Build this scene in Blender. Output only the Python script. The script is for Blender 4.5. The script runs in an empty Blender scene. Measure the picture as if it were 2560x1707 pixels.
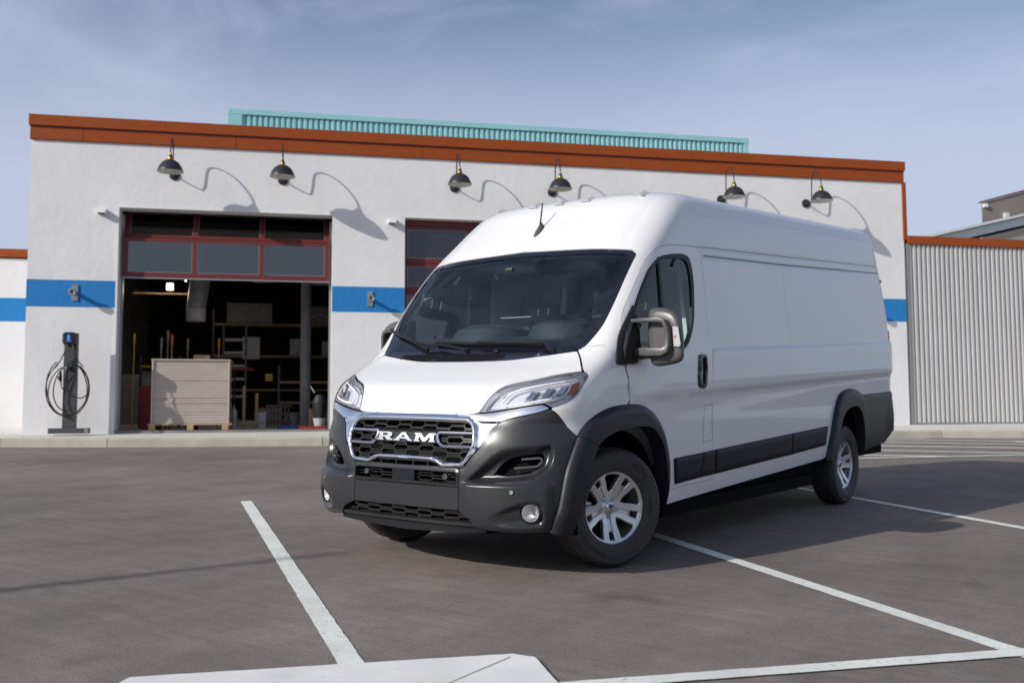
import bpy, bmesh, math, random
import numpy as np
from mathutils import Vector, Matrix
from mathutils.geometry import delaunay_2d_cdt
C=bpy.context; D_=bpy.data; SC=C.scene; COL=SC.collection
random.seed(7); RNG=np.random.default_rng(7)
# ------------------------------------------------------------------ camera
cam=D_.cameras.new('camera'); camo=D_.objects.new('camera',cam); COL.objects.link(camo); SC.camera=camo
CP=Vector((4.26150,-5.39186,1.15790)); ya,pi_,ro=math.radians(127.472),math.radians(2.2286),math.radians(-.0457)
dv=Vector((math.cos(ya)*math.cos(pi_),math.sin(ya)*math.cos(pi_),math.sin(pi_))); rv=Vector((math.sin(ya),-math.cos(ya),0)); uv_=rv.cross(dv)
rv,uv_=(rv*math.cos(ro)+uv_*math.sin(ro)),(-rv*math.sin(ro)+uv_*math.cos(ro))
camo.matrix_world=Matrix(((rv.x,uv_.x,-dv.x,CP.x),(rv.y,uv_.y,-dv.y,CP.y),(rv.z,uv_.z,-dv.z,CP.z),(0,0,0,1)))
cam.sensor_width=36; cam.lens=35.317; cam.clip_start=.05; cam.clip_end=3000
cam.dof.use_dof=True; cam.dof.focus_distance=6.6; cam.dof.aperture_fstop=2.8
# ------------------------------------------------------------------ light
SUN=Vector((.59,1.95,-1.0)).normalized(); EL=math.asin(-SUN.z); AZ=math.atan2(-SUN.x,-SUN.y)
sl=D_.lights.new('sun','SUN'); sl.energy=2.8; sl.angle=math.radians(.53); sl.color=(1,.95,.88)
so=D_.objects.new('sun',sl); COL.objects.link(so); so.rotation_euler=SUN.to_track_quat('-Z','Y').to_euler(); so.location=(-8,-20,14)
wd=D_.worlds.new('World'); SC.world=wd; wd.use_nodes=True; nt=wd.node_tree; nt.nodes.clear()
def N(t,ty,**k):
    n=t.nodes.new(ty)
    for a,b in k.items():
        if a.startswith('i_'): n.inputs[a[2:].replace('_',' ')].default_value=b
        else: setattr(n,a,b)
    return n
sky=N(nt,'ShaderNodeTexSky',sky_type='NISHITA',sun_disc=False,sun_elevation=EL,sun_rotation=AZ%(2*math.pi),altitude=200,air_density=1.0,dust_density=2.2,ozone_density=3.0)
tc=N(nt,'ShaderNodeTexCoord'); mp=N(nt,'ShaderNodeMapping'); mp.inputs['Rotation'].default_value=(.15,.1,.9); mp.inputs['Scale'].default_value=(1.0,3.4,6.0)
n1=N(nt,'ShaderNodeTexNoise'); n1.inputs['Scale'].default_value=1.9; n1.inputs['Detail'].default_value=9; n1.inputs['Roughness'].default_value=.55; n1.inputs['Distortion'].default_value=.6
cr=N(nt,'ShaderNodeValToRGB'); cr.color_ramp.elements[0].position=.40; cr.color_ramp.elements[1].position=.78; cr.color_ramp.elements[0].color=(0,0,0,1); cr.color_ramp.elements[1].color=(1,1,1,1)
mulc=N(nt,'ShaderNodeMath',operation='MULTIPLY'); mulc.inputs[1].default_value=.42
mx=N(nt,'ShaderNodeMix',data_type='RGBA'); mx.inputs['B'].default_value=(3.4,3.8,4.7,1)
bg=N(nt,'ShaderNodeBackground'); bg.inputs['Strength'].default_value=.15; wo=N(nt,'ShaderNodeOutputWorld')
L=nt.links.new
L(tc.outputs['Generated'],mp.inputs['Vector']); L(mp.outputs[0],n1.inputs['Vector']); L(n1.outputs['Fac'],cr.inputs['Fac']); L(cr.outputs['Color'],mulc.inputs[0]); L(mulc.outputs[0],mx.inputs['Factor'])
# slightly richer blue of the clear air between the cirrus
hsv=N(nt,'ShaderNodeHueSaturation'); hsv.inputs['Saturation'].default_value=.84; hsv.inputs['Value'].default_value=.58; hsv.inputs['Hue'].default_value=.506
L(sky.outputs[0],hsv.inputs['Color']); L(hsv.outputs[0],mx.inputs['A']); # pale haze thickening towards the horizon, all the way round
sxyz=N(nt,'ShaderNodeSeparateXYZ'); L(tc.outputs['Generated'],sxyz.inputs[0]); hz=N(nt,'ShaderNodeMapRange',interpolation_type='SMOOTHSTEP'); hz.inputs['From Min'].default_value=.18; hz.inputs['From Max'].default_value=.38; hz.inputs['To Min'].default_value=.88; hz.inputs['To Max'].default_value=0; L(sxyz.outputs['Z'],hz.inputs['Value'])
mh=N(nt,'ShaderNodeMix',data_type='RGBA'); mh.inputs['B'].default_value=(2.55,2.92,3.72,1); L(hz.outputs[0],mh.inputs['Factor']); L(mx.outputs['Result'],mh.inputs['A']); L(mh.outputs['Result'],bg.inputs['Color']); L(bg.outputs[0],wo.inputs['Surface'])
SC.view_settings.view_transform='Standard'; SC.view_settings.look='None'; SC.view_settings.gamma=1; SC.view_settings.use_curve_mapping=False
SC.view_settings.exposure=0.45
SC.render.engine='CYCLES'
# ------------------------------------------------------------------ materials
def mat(name,col,rough=.5,metal=0,coat=0,spec=.5,noise=None,bump=None,emit=None,coatr=.03,trans=0,ior=None,alpha=1):
    m=D_.materials.new(name); m.use_nodes=True; t=m.node_tree; b=t.nodes['Principled BSDF']
    b.inputs['Base Color'].default_value=(*col,1); b.inputs['Roughness'].default_value=rough; b.inputs['Metallic'].default_value=metal
    b.inputs['Coat Weight'].default_value=coat; b.inputs['Coat Roughness'].default_value=coatr; b.inputs['Specular IOR Level'].default_value=spec
    b.inputs['Transmission Weight'].default_value=trans
    if ior: b.inputs['IOR'].default_value=ior
    if emit: b.inputs['Emission Color'].default_value=(*emit[:3],1); b.inputs['Emission Strength'].default_value=emit[3]
    if noise:  # (scale, amount, [stretch]) multiplies the colour
        tcn=N(t,'ShaderNodeTexCoord'); mpn=N(t,'ShaderNodeMapping'); mpn.inputs['Scale'].default_value=noise[2] if len(noise)>2 else (1,1,1)
        a=N(t,'ShaderNodeTexNoise'); a.inputs['Scale'].default_value=noise[0]; a.inputs['Detail'].default_value=6; a.inputs['Roughness'].default_value=.65
        r=N(t,'ShaderNodeMapRange'); r.inputs['From Min'].default_value=.3; r.inputs['From Max'].default_value=.7; r.inputs['To Min'].default_value=1-noise[1]; r.inputs['To Max'].default_value=1+noise[1]
        v=N(t,'ShaderNodeVectorMath',operation='SCALE'); v.inputs[0].default_value=col
        t.links.new(tcn.outputs['Object'],mpn.inputs['Vector']); t.links.new(mpn.outputs[0],a.inputs['Vector']); t.links.new(a.outputs['Fac'],r.inputs['Value']); t.links.new(r.outputs[0],v.inputs['Scale']); t.links.new(v.outputs[0],b.inputs['Base Color'])
    if bump:  # (scale, strength, distance)
        tcn=N(t,'ShaderNodeTexCoord'); a=N(t,'ShaderNodeTexNoise'); a.inputs['Scale'].default_value=bump[0]; a.inputs['Detail'].default_value=5
        bp=N(t,'ShaderNodeBump'); bp.inputs['Strength'].default_value=bump[1]; bp.inputs['Distance'].default_value=bump[2]
        t.links.new(tcn.outputs['Object'],a.inputs['Vector']); t.links.new(a.outputs['Fac'],bp.inputs['Height']); t.links.new(bp.outputs[0],b.inputs['Normal'])
    return m
def glass(name,tint,refl_rough=0.0,ior=1.5,base=0.0):
    m=D_.materials.new(name); m.use_nodes=True; t=m.node_tree; t.nodes.clear()
    o=N(t,'ShaderNodeOutputMaterial'); tr=N(t,'ShaderNodeBsdfTransparent'); tr.inputs[0].default_value=(*tint,1)
    g=N(t,'ShaderNodeBsdfGlossy'); g.inputs['Roughness'].default_value=refl_rough; g.inputs[0].default_value=(1,1,1,1)
    f=N(t,'ShaderNodeFresnel'); f.inputs['IOR'].default_value=ior; x=N(t,'ShaderNodeMixShader')
    ad=N(t,'ShaderNodeMath',operation='ADD'); ad.inputs[1].default_value=base; ad.use_clamp=True
    t.links.new(f.outputs[0],ad.inputs[0]); t.links.new(ad.outputs[0],x.inputs[0]); t.links.new(tr.outputs[0],x.inputs[1]); t.links.new(g.outputs[0],x.inputs[2]); t.links.new(x.outputs[0],o.inputs[0])
    return m
M={}
M['paint']=mat('white_paint',(.78,.775,.77),.45,coat=1,coatr=.02)
M['paintsh']=mat('seam_paint',(.45,.46,.49),.5)
M['bump']=mat('bumper_plastic',(.025,.026,.030),.29,spec=.55,bump=(900,.05,.001),noise=(3,.08))
M['flare']=mat('flare_plastic',(.018,.018,.024),.42,spec=.32,bump=(900,.05,.001))
M['mould']=mat('moulding_black',(.010,.010,.015),.5,spec=.22)
M['black']=mat('black_plastic',(.012,.012,.014),.5,spec=.4)
M['deep']=mat('underbody_black',(.006,.006,.007),.85,spec=.1)
M['gloss']=mat('black_gloss',(.008,.009,.016),.08,coat=.6)
M['chrome']=mat('chrome',(.78,.79,.82),.07,metal=1)
M['satin']=mat('satin_silver',(.70,.70,.71),.3,metal=1)
M['rim']=mat('rim_silver',(.66,.66,.67),.30,metal=.85,coat=.3)
M['disc']=mat('brake_metal',(.16,.16,.16),.45,metal=1)
M['discd']=mat('brake_iron',(.05,.05,.052),.5,metal=.8)
M['tyre']=mat('tyre_rubber',(.040,.038,.037),.60,spec=.5,bump=(90,.35,.003),noise=(9,.25))
M['tyretxt']=mat('tyre_lettering',(.007,.007,.008),.45,spec=.5)
M['mgrille']=mat('grille_bars',(.030,.028,.026),.30,spec=.6)
M['wind']=glass('windscreen_glass',(.80,.89,.92),0.0,1.52,.035)
M['side']=glass('side_glass',(.80,.88,.86),0,1.4,.0)
M['lining']=mat('cab_lining',(.045,.052,.06),.8,spec=.2)
M['seam']=mat('seam_sealer',(.17,.18,.21),.7)
M['fogr']=mat('fog_reflector',(.80,.80,.80),.35,metal=.5,coat=.6)
M['cham']=mat('lamp_chamber_grey',(.26,.27,.29),.35,metal=.4)
M['lens']=glass('headlight_lens',(.96,.97,1.0),0,1.35)
M['refl']=mat('reflector',(.74,.75,.78),.28,metal=.35,coat=.5)
M['reflb']=mat('bright_reflector',(.9,.9,.9),.1,metal=1)
M['turn']=mat('turn_lens',(.48,.49,.52),.12,coat=1)
M['drl']=mat('white_light_guide',(.85,.86,.9),.3)
def clearp():
    m=D_.materials.new('clear_plastic'); m.use_nodes=True; t=m.node_tree; t.nodes.clear(); o=N(t,'ShaderNodeOutputMaterial'); a=N(t,'ShaderNodeBsdfTransparent'); d=N(t,'ShaderNodeBsdfPrincipled'); d.inputs['Base Color'].default_value=(.55,.55,.56,1); d.inputs['Roughness'].default_value=.12; x=N(t,'ShaderNodeMixShader'); x.inputs[0].default_value=.30
    t.links.new(a.outputs[0],x.inputs[1]); t.links.new(d.outputs[0],x.inputs[2]); t.links.new(x.outputs[0],o.inputs[0]); return m
M['clear']=clearp()
M['amber']=mat('amber_reflector',(.62,.13,.01),.3,coat=.6)
M['bulbd']=mat('bulb_brown',(.35,.22,.12),.4)
M['red']=mat('red_lens',(.35,.01,.01),.2,coat=.6)
M['mhouse']=mat('mirror_housing_plastic',(.088,.086,.084),.36,spec=.5,bump=(900,.05,.001))
M['mirror']=mat('mirror_glass',(.8,.8,.8),.02,metal=1)
M['mplast']=mat('mirror_plastic',(.085,.083,.082),.34,spec=.5,bump=(900,.05,.001))
M['cabin']=mat('cabin_dark',(.024,.029,.034),.7)
M['cabing']=mat('cabin_grey_trim',(.38,.43,.44),.65)
M['ptrim']=mat('pillar_trim_pale',(.72,.76,.76),.7)
M['seat']=mat('seat_cloth',(.028,.030,.036),.9,noise=(40,.3))
M['cabinl']=mat('cabin_white_metal',(.66,.70,.66),.6)
# ------------------------------------------------------------------ helpers
def setp(o,label=None,cat=None,group=None,kind=None):
    for k,v in (('label',label),('category',cat),('group',group),('kind',kind)):
        if v: o[k]=v
    return o
def thing(name,label,cat,mw=Matrix(),group=None):
    o=D_.objects.new(name,None); COL.objects.link(o); o.empty_display_size=.2; o.matrix_world=mw; return setp(o,label,cat,group)
def link(name,me,m,parent=None,mw=None,smooth=None,**k):
    o=D_.objects.new(name,me); COL.objects.link(o)
    if m is not None:
        for x in (m if isinstance(m,(list,tuple)) else [m]): me.materials.append(x)
    if parent: o.parent=parent
    if mw is not None:
        if parent: o.matrix_local=mw
        else: o.matrix_world=mw
    return setp(o,**k)
def shade(me,ang=35):
    me.shade_smooth()
    try: me.set_sharp_from_angle(angle=math.radians(ang))
    except Exception: pass
class MB:
    def __init__(s): s.v=[]; s.f=[]; s.mi=[]; s.cm=0
    def add(s,vs,fs):
        n=len(s.v); s.v+= [tuple(x) for x in vs]; s.f+=[tuple(i+n for i in f) for f in fs]; s.mi+=[s.cm]*len(fs); return s
    def box(s,a,b,M_=None):
        x0,y0,z0=a; x1,y1,z1=b
        vs=[Vector(p) for p in ((x0,y0,z0),(x1,y0,z0),(x1,y1,z0),(x0,y1,z0),(x0,y0,z1),(x1,y0,z1),(x1,y1,z1),(x0,y1,z1))]
        if M_ is not None: vs=[M_@p for p in vs]
        return s.add(vs,[(0,3,2,1),(4,5,6,7),(0,1,5,4),(1,2,6,5),(2,3,7,6),(3,0,4,7)])
    def rbox(s,a,b,r,M_=None,n=3):
        """box with rounded vertical (z) edges and softened rims"""
        x0,y0,z0=a;x1,y1,z1=b; prof=[]
        for cx,cy,a0 in ((x1-r,y1-r,0),(x0+r,y1-r,90),(x0+r,y0+r,180),(x1-r,y0+r,270)):
            for i in range(n+1):
                t=math.radians(a0+90*i/n); prof.append((cx,cy,math.cos(t),math.sin(t)))
        rows=[]; k=len(prof); bz=min(r*.6,(z1-z0)*.3)
        for z,rr in ((z0,r-bz),(z0+bz,r),(z1-bz,r),(z1,r-bz)): rows.append([(cx+c*rr,cy+sn*rr,z) for cx,cy,c,sn in prof])
        vs=[Vector(p) for q in rows for p in q]
        if M_ is not None: vs=[M_@p for p in vs]
        fs=[(j*k+i,j*k+(i+1)%k,(j+1)*k+(i+1)%k,(j+1)*k+i) for j in range(3) for i in range(k)]
        fs+=[tuple(range(k))[::-1],tuple(3*k+i for i in range(k))]
        return s.add(vs,fs)
    def tube(s,pts,r,n=8,closed=False,cap=True):
        pts=[Vector(p) for p in pts]; m=len(pts); rs=r if hasattr(r,'__len__') else [r]*m; vs=[];pv=None
        for i,p in enumerate(pts):
            a=pts[(i-1)%m] if (i>0 or closed) else p; b=pts[(i+1)%m] if (i<m-1 or closed) else p
            t=(b-a).normalized()
            if pv is None:
                pv=t.orthogonal().normalized()
            pv=(pv-t*pv.dot(t)).normalized(); q=t.cross(pv)
            for k in range(n):
                an=2*math.pi*k/n; vs.append(p+(pv*math.cos(an)+q*math.sin(an))*rs[i])
        fs=[]
        for i in range(m if closed else m-1):
            for k in range(n):
                a=i*n+k;b=i*n+(k+1)%n;c=((i+1)%m)*n+(k+1)%n;d=((i+1)%m)*n+k; fs.append((a,b,c,d))
        if cap and not closed: fs+=[tuple(range(n))[::-1],tuple((m-1)*n+k for k in range(n))]
        return s.add(vs,fs)
    def lathe(s,prof,n=32,M_=None,closed=False):
        """prof: (radius, height) about local z"""
        vs=[];m=len(prof)
        for r,h in prof:
            for k in range(n):
                a=2*math.pi*k/n; vs.append(Vector((r*math.cos(a),r*math.sin(a),h)))
        if M_ is not None: vs=[M_@p for p in vs]
        fs=[(i*n+k,i*n+(k+1)%n,((i+1)%m)*n+(k+1)%n,((i+1)%m)*n+k) for i in range(m if closed else m-1) for k in range(n)]
        return s.add(vs,fs)
    def prism(s,poly,d0,d1,f):
        """poly in 2D; f(a,b,d)->xyz"""
        k=len(poly); vs=[f(a,b,d0) for a,b in poly]+[f(a,b,d1) for a,b in poly]
        return s.add(vs,[tuple(range(k))[::-1],tuple(range(k,2*k))]+[(i,(i+1)%k,k+(i+1)%k,k+i) for i in range(k)])
    def build(s,name,m,parent=None,smooth=30,fix=True,mw=None,weld=False,bevel=None,**k):
        me=D_.meshes.new(name); me.from_pydata([tuple(v) for v in s.v],[],s.f)
        if any(s.mi): me.polygons.foreach_set('material_index',s.mi)
        if fix or weld:
            bm=bmesh.new(); bm.from_mesh(me)
            if weld: bmesh.ops.remove_doubles(bm,verts=bm.verts,dist=1e-4)
            if bevel: bmesh.ops.bevel(bm,geom=[e for e in bm.edges if e.is_manifold and e.calc_face_angle(0)>.5],offset=bevel,segments=2,profile=.6,affect='EDGES',clamp_overlap=True)
            if fix: bmesh.ops.recalc_face_normals(bm,faces=bm.faces)
            bm.to_mesh(me); bm.free()
        if smooth: shade(me,smooth)
        return link(name,me,m,parent,mw,**k)
def curve_pts(pts,n=6,closed=False):
    """Catmull-Rom through points"""
    P=[Vector(p) for p in pts]; o=[]; m=len(P)
    for i in range(m if closed else m-1):
        p0=P[(i-1)%m] if (i>0 or closed) else P[0]; p1=P[i]; p2=P[(i+1)%m]; p3=P[(i+2)%m] if (i+2<m or closed) else P[-1]
        for k in range(n):
            t=k/n; o.append(.5*((2*p1)+(p2-p0)*t+(2*p0-5*p1+4*p2-p3)*t*t+(3*p1-p0-3*p2+p3)*t**3))
    if not closed: o.append(P[-1])
    return o
def pip(x,y,poly):
    poly=np.asarray(poly); x=np.asarray(x);y=np.asarray(y); ins=np.zeros(x.shape,bool); n=len(poly)
    for i in range(n):
        x1,y1=poly[i];x2,y2=poly[(i+1)%n]
        c=(y1>y)!=(y2>y)
        if y1!=y2: ins^= c&(x<(x2-x1)*(y-y1)/(y2-y1)+x1)
    return ins
def pdist(x,y,poly,closed=True):
    poly=np.asarray(poly,float); d=np.full(np.shape(x),1e9); n=len(poly)
    for i in range(n if closed else n-1):
        a=poly[i];b=poly[(i+1)%n];ab=b-a;l=ab@ab
        if l<1e-12: continue
        t=np.clip(((x-a[0])*ab[0]+(y-a[1])*ab[1])/l,0,1); d=np.minimum(d,np.hypot(x-a[0]-t*ab[0],y-a[1]-t*ab[1]))
    return d
def sstep(e0,e1,x): t=np.clip((x-e0)/(e1-e0),0,1); return t*t*(3-2*t)
def resamp(poly,res,closed=True):
    out=[];n=len(poly)
    for i in range(n if closed else n-1):
        a=np.array(poly[i],float);b=np.array(poly[(i+1)%n],float); k=max(1,int(math.ceil(np.hypot(*(b-a))/res)))
        for j in range(k): out.append(tuple(a+(b-a)*j/k))
    if not closed: out.append(tuple(poly[-1]))
    return out
def smooth2(poly,n=4,closed=True):
    return [(p.x,p.y) for p in curve_pts([(a,b,0) for a,b in poly],n,closed)]
def inset(poly,g):
    P=np.array(poly); A=np.roll(P,1,0); B=np.roll(P,-1,0)
    ar=.5*np.sum(P[:,0]*B[:,1]-B[:,0]*P[:,1]); sg=1 if ar>0 else -1
    e1=P-A; e2=B-P; n1=np.stack([-e1[:,1],e1[:,0]],1); n2=np.stack([-e2[:,1],e2[:,0]],1)
    n1/=np.maximum(np.hypot(*n1.T),1e-9)[:,None]; n2/=np.maximum(np.hypot(*n2.T),1e-9)[:,None]
    m=n1+n2; l=np.hypot(*m.T); m/=np.maximum(l,1e-6)[:,None]; k=g/np.maximum((m*n1).sum(1),.4)
    return [tuple(x) for x in P+sg*m*k[:,None]]
def cdt(outer,holes,res,extra=(),pts=None,rows=None):
    """triangulate a 2D region; extra: list of open polylines whose points are kept"""
    loops=[resamp(outer,res)]+[resamp(h,res*.8) for h in holes]
    V=[];E=[]
    for l in loops:
        n=len(V); V+=l; E+=[(n+i,n+(i+1)%len(l)) for i in range(len(l))]
    ex=[]
    for l in extra:
        for w in ((0,) if len(l)==2 and not isinstance(l[0],tuple) else (0,)):
            ex+=resamp(l,res*.8,False)
    o=np.array(loops[0]); x0,y0=o.min(0);x1,y1=o.max(0)
    ys=rows if rows is not None else np.arange(y0+res*.5,y1,res); xs=np.arange(x0+res*.5,x1,res)
    gx,gy=np.meshgrid(xs,ys); gx=gx+((np.arange(len(ys))%2)*res*.5)[:,None]; gx=gx.ravel();gy=gy.ravel()
    k=pip(gx,gy,loops[0])&(pdist(gx,gy,loops[0])>res*.45)
    for h in loops[1:]: k&=~pip(gx,gy,h)&(pdist(gx,gy,h)>res*.45)
    gx,gy=gx[k],gy[k]
    if ex:
        e=np.array(ex); kk=pip(e[:,0],e[:,1],loops[0])&(pdist(e[:,0],e[:,1],loops[0])>res*.15)
        for h in loops[1:]: kk&=~pip(e[:,0],e[:,1],h)&(pdist(e[:,0],e[:,1],h)>res*.15)
        e=e[kk]; keep=np.ones(len(gx),bool)
        for l in extra:
            keep&=pdist(gx,gy,l,False)>res*.35
        gx,gy=gx[keep],gy[keep]; V=V+[tuple(p) for p in e]
    V=V+list(zip(gx,gy))
    r=delaunay_2d_cdt([Vector(v) for v in V],E,[],0,1e-6)
    P=np.array([tuple(v) for v in r[0]]); T=np.array([tuple(f) for f in r[2] if len(f)==3])
    c=P[T].mean(1); k=pip(c[:,0],c[:,1],loops[0])
    for h in loops[1:]: k&=~pip(c[:,0],c[:,1],h)
    T=T[k]
    q=P[T]; ar=(q[:,1,0]-q[:,0,0])*(q[:,2,1]-q[:,0,1])-(q[:,2,0]-q[:,0,0])*(q[:,1,1]-q[:,0,1])
    T=T[np.abs(ar)>1e-9]; ar=ar[np.abs(ar)>1e-9]; T[ar<0]=T[ar<0][:,::-1]
    return P,T
def tri_mesh(name,V,T,Nn,skirt,skirtmat=0):
    """triangles plus a skirt of depth `skirt` against the normals"""
    V=np.asarray(V);fs=[tuple(int(i) for i in t) for t in T]; verts=[tuple(v) for v in V]; mi=[0]*len(fs)
    if skirt:
        ec={}
        for t in fs:
            for i in range(3):
                a,b=t[i],t[(i+1)%3]; ec[(a,b)]=1
        be=[(a,b) for (a,b) in ec if (b,a) not in ec]; mp={}
        for a,b in be:
            for q in (a,b):
                if q not in mp:
                    mp[q]=len(verts); verts.append(tuple(V[q])); verts.append(tuple(V[q]-np.asarray(Nn[q])*skirt))
        for a,b in be: fs.append((mp[b],mp[a],mp[a]+1,mp[b]+1)); mi.append(skirtmat)
    me=D_.meshes.new(name); me.from_pydata(verts,[],fs); me.polygons.foreach_set('material_index',mi)
    me.shade_smooth(); me.update(); return me
# ------------------------------------------------------------------ ground (van frame: z = 0 asphalt)
def asphalt():
    m=D_.materials.new('asphalt'); m.use_nodes=True; t=m.node_tree; b=t.nodes['Principled BSDF']; b.inputs['Specular IOR Level'].default_value=.35
    g=N(t,'ShaderNodeTexCoord'); lk=t.links.new
    def noise(sc,det,rough=.6,stretch=(1,1,1),rot=0):
        mp_=N(t,'ShaderNodeMapping'); mp_.inputs['Scale'].default_value=stretch; mp_.inputs['Rotation'].default_value=(0,0,rot)
        a=N(t,'ShaderNodeTexNoise'); a.inputs['Scale'].default_value=sc; a.inputs['Detail'].default_value=det; a.inputs['Roughness'].default_value=rough
        lk(g.outputs['Object'],mp_.inputs['Vector']); lk(mp_.outputs[0],a.inputs['Vector']); return a.outputs['Fac']
    def mr(x,a,b_,c,d): r=N(t,'ShaderNodeMapRange'); r.inputs[1].default_value=a; r.inputs[2].default_value=b_; r.inputs[3].default_value=c; r.inputs[4].default_value=d; lk(x,r.inputs[0]); return r.outputs[0]
    def mul(a,b_): r=N(t,'ShaderNodeMath',operation='MULTIPLY'); lk(a,r.inputs[0]); lk(b_,r.inputs[1]); return r.outputs[0]
    big=mr(noise(.28,7,.7),.3,.7,.68,1.26); med=mr(noise(1.3,8,.8,(1,.4,1),.69),.3,.7,.80,1.20); streak=mr(noise(1.1,9,.8,(1,9,1),-.884),.35,.68,.84,1.16); fine=mr(noise(230,3,.75),.32,.68,.40,1.7); fine2=mr(noise(75,5,.85),.3,.7,.66,1.36)
    v=mul(mul(mul(big,med),mul(streak,fine)),fine2)
    # scattered pale specks and scuffs
    vo=N(t,'ShaderNodeTexVoronoi'); vo.inputs['Scale'].default_value=9; lk(g.outputs['Object'],vo.inputs['Vector']); sp=mr(vo.outputs['Distance'],.03,.07,1.38,1.0)
    v=mul(v,sp)
    v2=N(t,'ShaderNodeTexVoronoi',feature='DISTANCE_TO_EDGE'); v2.inputs['Scale'].default_value=.16; mpc=N(t,'ShaderNodeMapping'); na=N(t,'ShaderNodeTexNoise'); na.inputs['Scale'].default_value=1.5; na.inputs['Detail'].default_value=6; va=N(t,'ShaderNodeVectorMath',operation='ADD'); lk(g.outputs['Object'],na.inputs['Vector']); lk(na.outputs['Color'],va.inputs[0]); lk(g.outputs['Object'],va.inputs[1]); lk(va.outputs[0],v2.inputs['Vector'])
    v=mul(v,mr(v2.outputs['Distance'],.0005,.002,.88,1.0))
    oil=mr(noise(.9,3,.5,(1,1,1),.3),.66,.74,1.0,.70); v=mul(v,oil)
    s=N(t,'ShaderNodeVectorMath',operation='SCALE'); s.inputs[0].default_value=(.192,.164,.146); lk(v,s.inputs['Scale']); lk(s.outputs[0],b.inputs['Base Color'])
    lk(mr(noise(2,4),.3,.7,.78,.92),b.inputs['Roughness'])
    bp=N(t,'ShaderNodeBump'); bp.inputs['Strength'].default_value=.6; bp.inputs['Distance'].default_value=.004
    ad=N(t,'ShaderNodeMath',operation='ADD'); lk(noise(260,3,.7),ad.inputs[0]); lk(noise(90,4,.7),ad.inputs[1]); lk(ad.outputs[0],bp.inputs['Height']); lk(bp.outputs[0],b.inputs['Normal'])
    return m
M['asphalt']=asphalt()
def paintline(name,col,wear):
    m=mat(name,col,.7,bump=(220,.3,.002)); t=m.node_tree; b=t.nodes['Principled BSDF']; g=N(t,'ShaderNodeTexCoord')
    a=N(t,'ShaderNodeTexNoise'); a.inputs['Scale'].default_value=26; a.inputs['Detail'].default_value=8; a.inputs['Roughness'].default_value=.8; a2=N(t,'ShaderNodeTexNoise'); a2.inputs['Scale'].default_value=2.2; a2.inputs['Detail'].default_value=5
    r=N(t,'ShaderNodeMapRange'); r.inputs[1].default_value=.58-wear*.12; r.inputs[2].default_value=.70-wear*.08; r.inputs[3].default_value=0; r.inputs[4].default_value=.75
    r2=N(t,'ShaderNodeMapRange'); r2.inputs[1].default_value=.35; r2.inputs[2].default_value=.7; r2.inputs[3].default_value=.05; r2.inputs[4].default_value=.30
    mu=N(t,'ShaderNodeMath',operation='MAXIMUM'); x=N(t,'ShaderNodeMix',data_type='RGBA'); x.inputs['A'].default_value=(*col,1); x.inputs['B'].default_value=(.24,.215,.19,1); lk=t.links.new
    lk(g.outputs['Object'],a.inputs['Vector']); lk(g.outputs['Object'],a2.inputs['Vector']); lk(a.outputs['Fac'],r.inputs[0]); lk(a2.outputs['Fac'],r2.inputs[0]); lk(r.outputs[0],mu.inputs[0]); lk(r2.outputs[0],mu.inputs[1]); lk(mu.outputs[0],x.inputs['Factor']); lk(x.outputs['Result'],b.inputs['Base Color']); return m
M['line']=paintline('line_paint',(.86,.89,.83),.5)
M['conc']=mat('concrete',(.40,.375,.31),.85,noise=(2.2,.14,(1,1,1)),bump=(60,.35,.004))
M['concw']=mat('pale_concrete',(.60,.585,.54),.85,noise=(2.5,.07),bump=(60,.25,.003))
M['patch']=paintline('white_painted_ground',(.88,.88,.85),.0)
g=MB(); g.add([(-900,-900,0),(900,-900,0),(900,900,0),(-900,900,0)],[(0,1,2,3)])
go=g.build('asphalt_ground',M['asphalt'],smooth=None,kind='structure')
LN=[0]
def strip(name,pts,m,z,label=None,cat='line'):
    """flat polygon sheet on the ground with slightly ragged edges"""
    P=resamp(pts,.05); rr=random.Random(len(P)); P=[(a+rr.uniform(-.0025,.0025),b+rr.uniform(-.0025,.0025)) for a,b in P]
    mb=MB(); n=len(P); mb.add([(a,b,z) for a,b in P],[tuple(range(n))]); 
    o=mb.build(name,m,smooth=None,fix=False)
    if o.data.polygons[0].normal.z<0: o.data.flip_normals()
    return setp(o,kind='structure')
def band(name,a,b,w,z=.004,m='line'):
    a=np.array(a);b=np.array(b);d=(b-a)/np.linalg.norm(b-a);n=np.array([-d[1],d[0]])*w/2
    return strip(name,[tuple(a+n),tuple(b+n),tuple(b-n),tuple(a-n)],M[m],z)
band('parking_line',(-3.685,.765),(1.25,-2.52),.105)
band('parking_line',(.0,1.62),(4.6,-1.50),.105)
band('parking_line',(-.35,5.42),(6.2,.82),.105)
Ug=np.array([.63180637,.77512625]); Ng=np.array([.77512625,-.63180637])
gp=lambda u_,n_:tuple(Ug*u_+Ng*n_)
band('parking_line',gp(-1.0,3.02),gp(9,3.00),.10,.008)
strip('white_ground_patch',[gp(-2.02,2.53),gp(-.50,2.55),gp(-.42,2.62),gp(-.44,3.9),gp(-2.6,3.9)],M['patch'],.012)
jt=MB(); a_,b_=np.array(gp(-.52,2.60)),np.array(gp(-1.25,3.3)); d_=(b_-a_)/np.linalg.norm(b_-a_); n_=np.array([-d_[1],d_[0]])*.004
jt.add([(*(a_+n_),.0135),(*(b_+n_),.0135),(*(b_-n_),.0135),(*(a_-n_),.0135)],[(0,1,2,3)]); setp(jt.build('ground_joint',M['conc'],smooth=None,fix=False),kind='structure')
band('hatch_border_line',(-2.6,7.32),(9.2,21.7),.12,.008)
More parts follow.
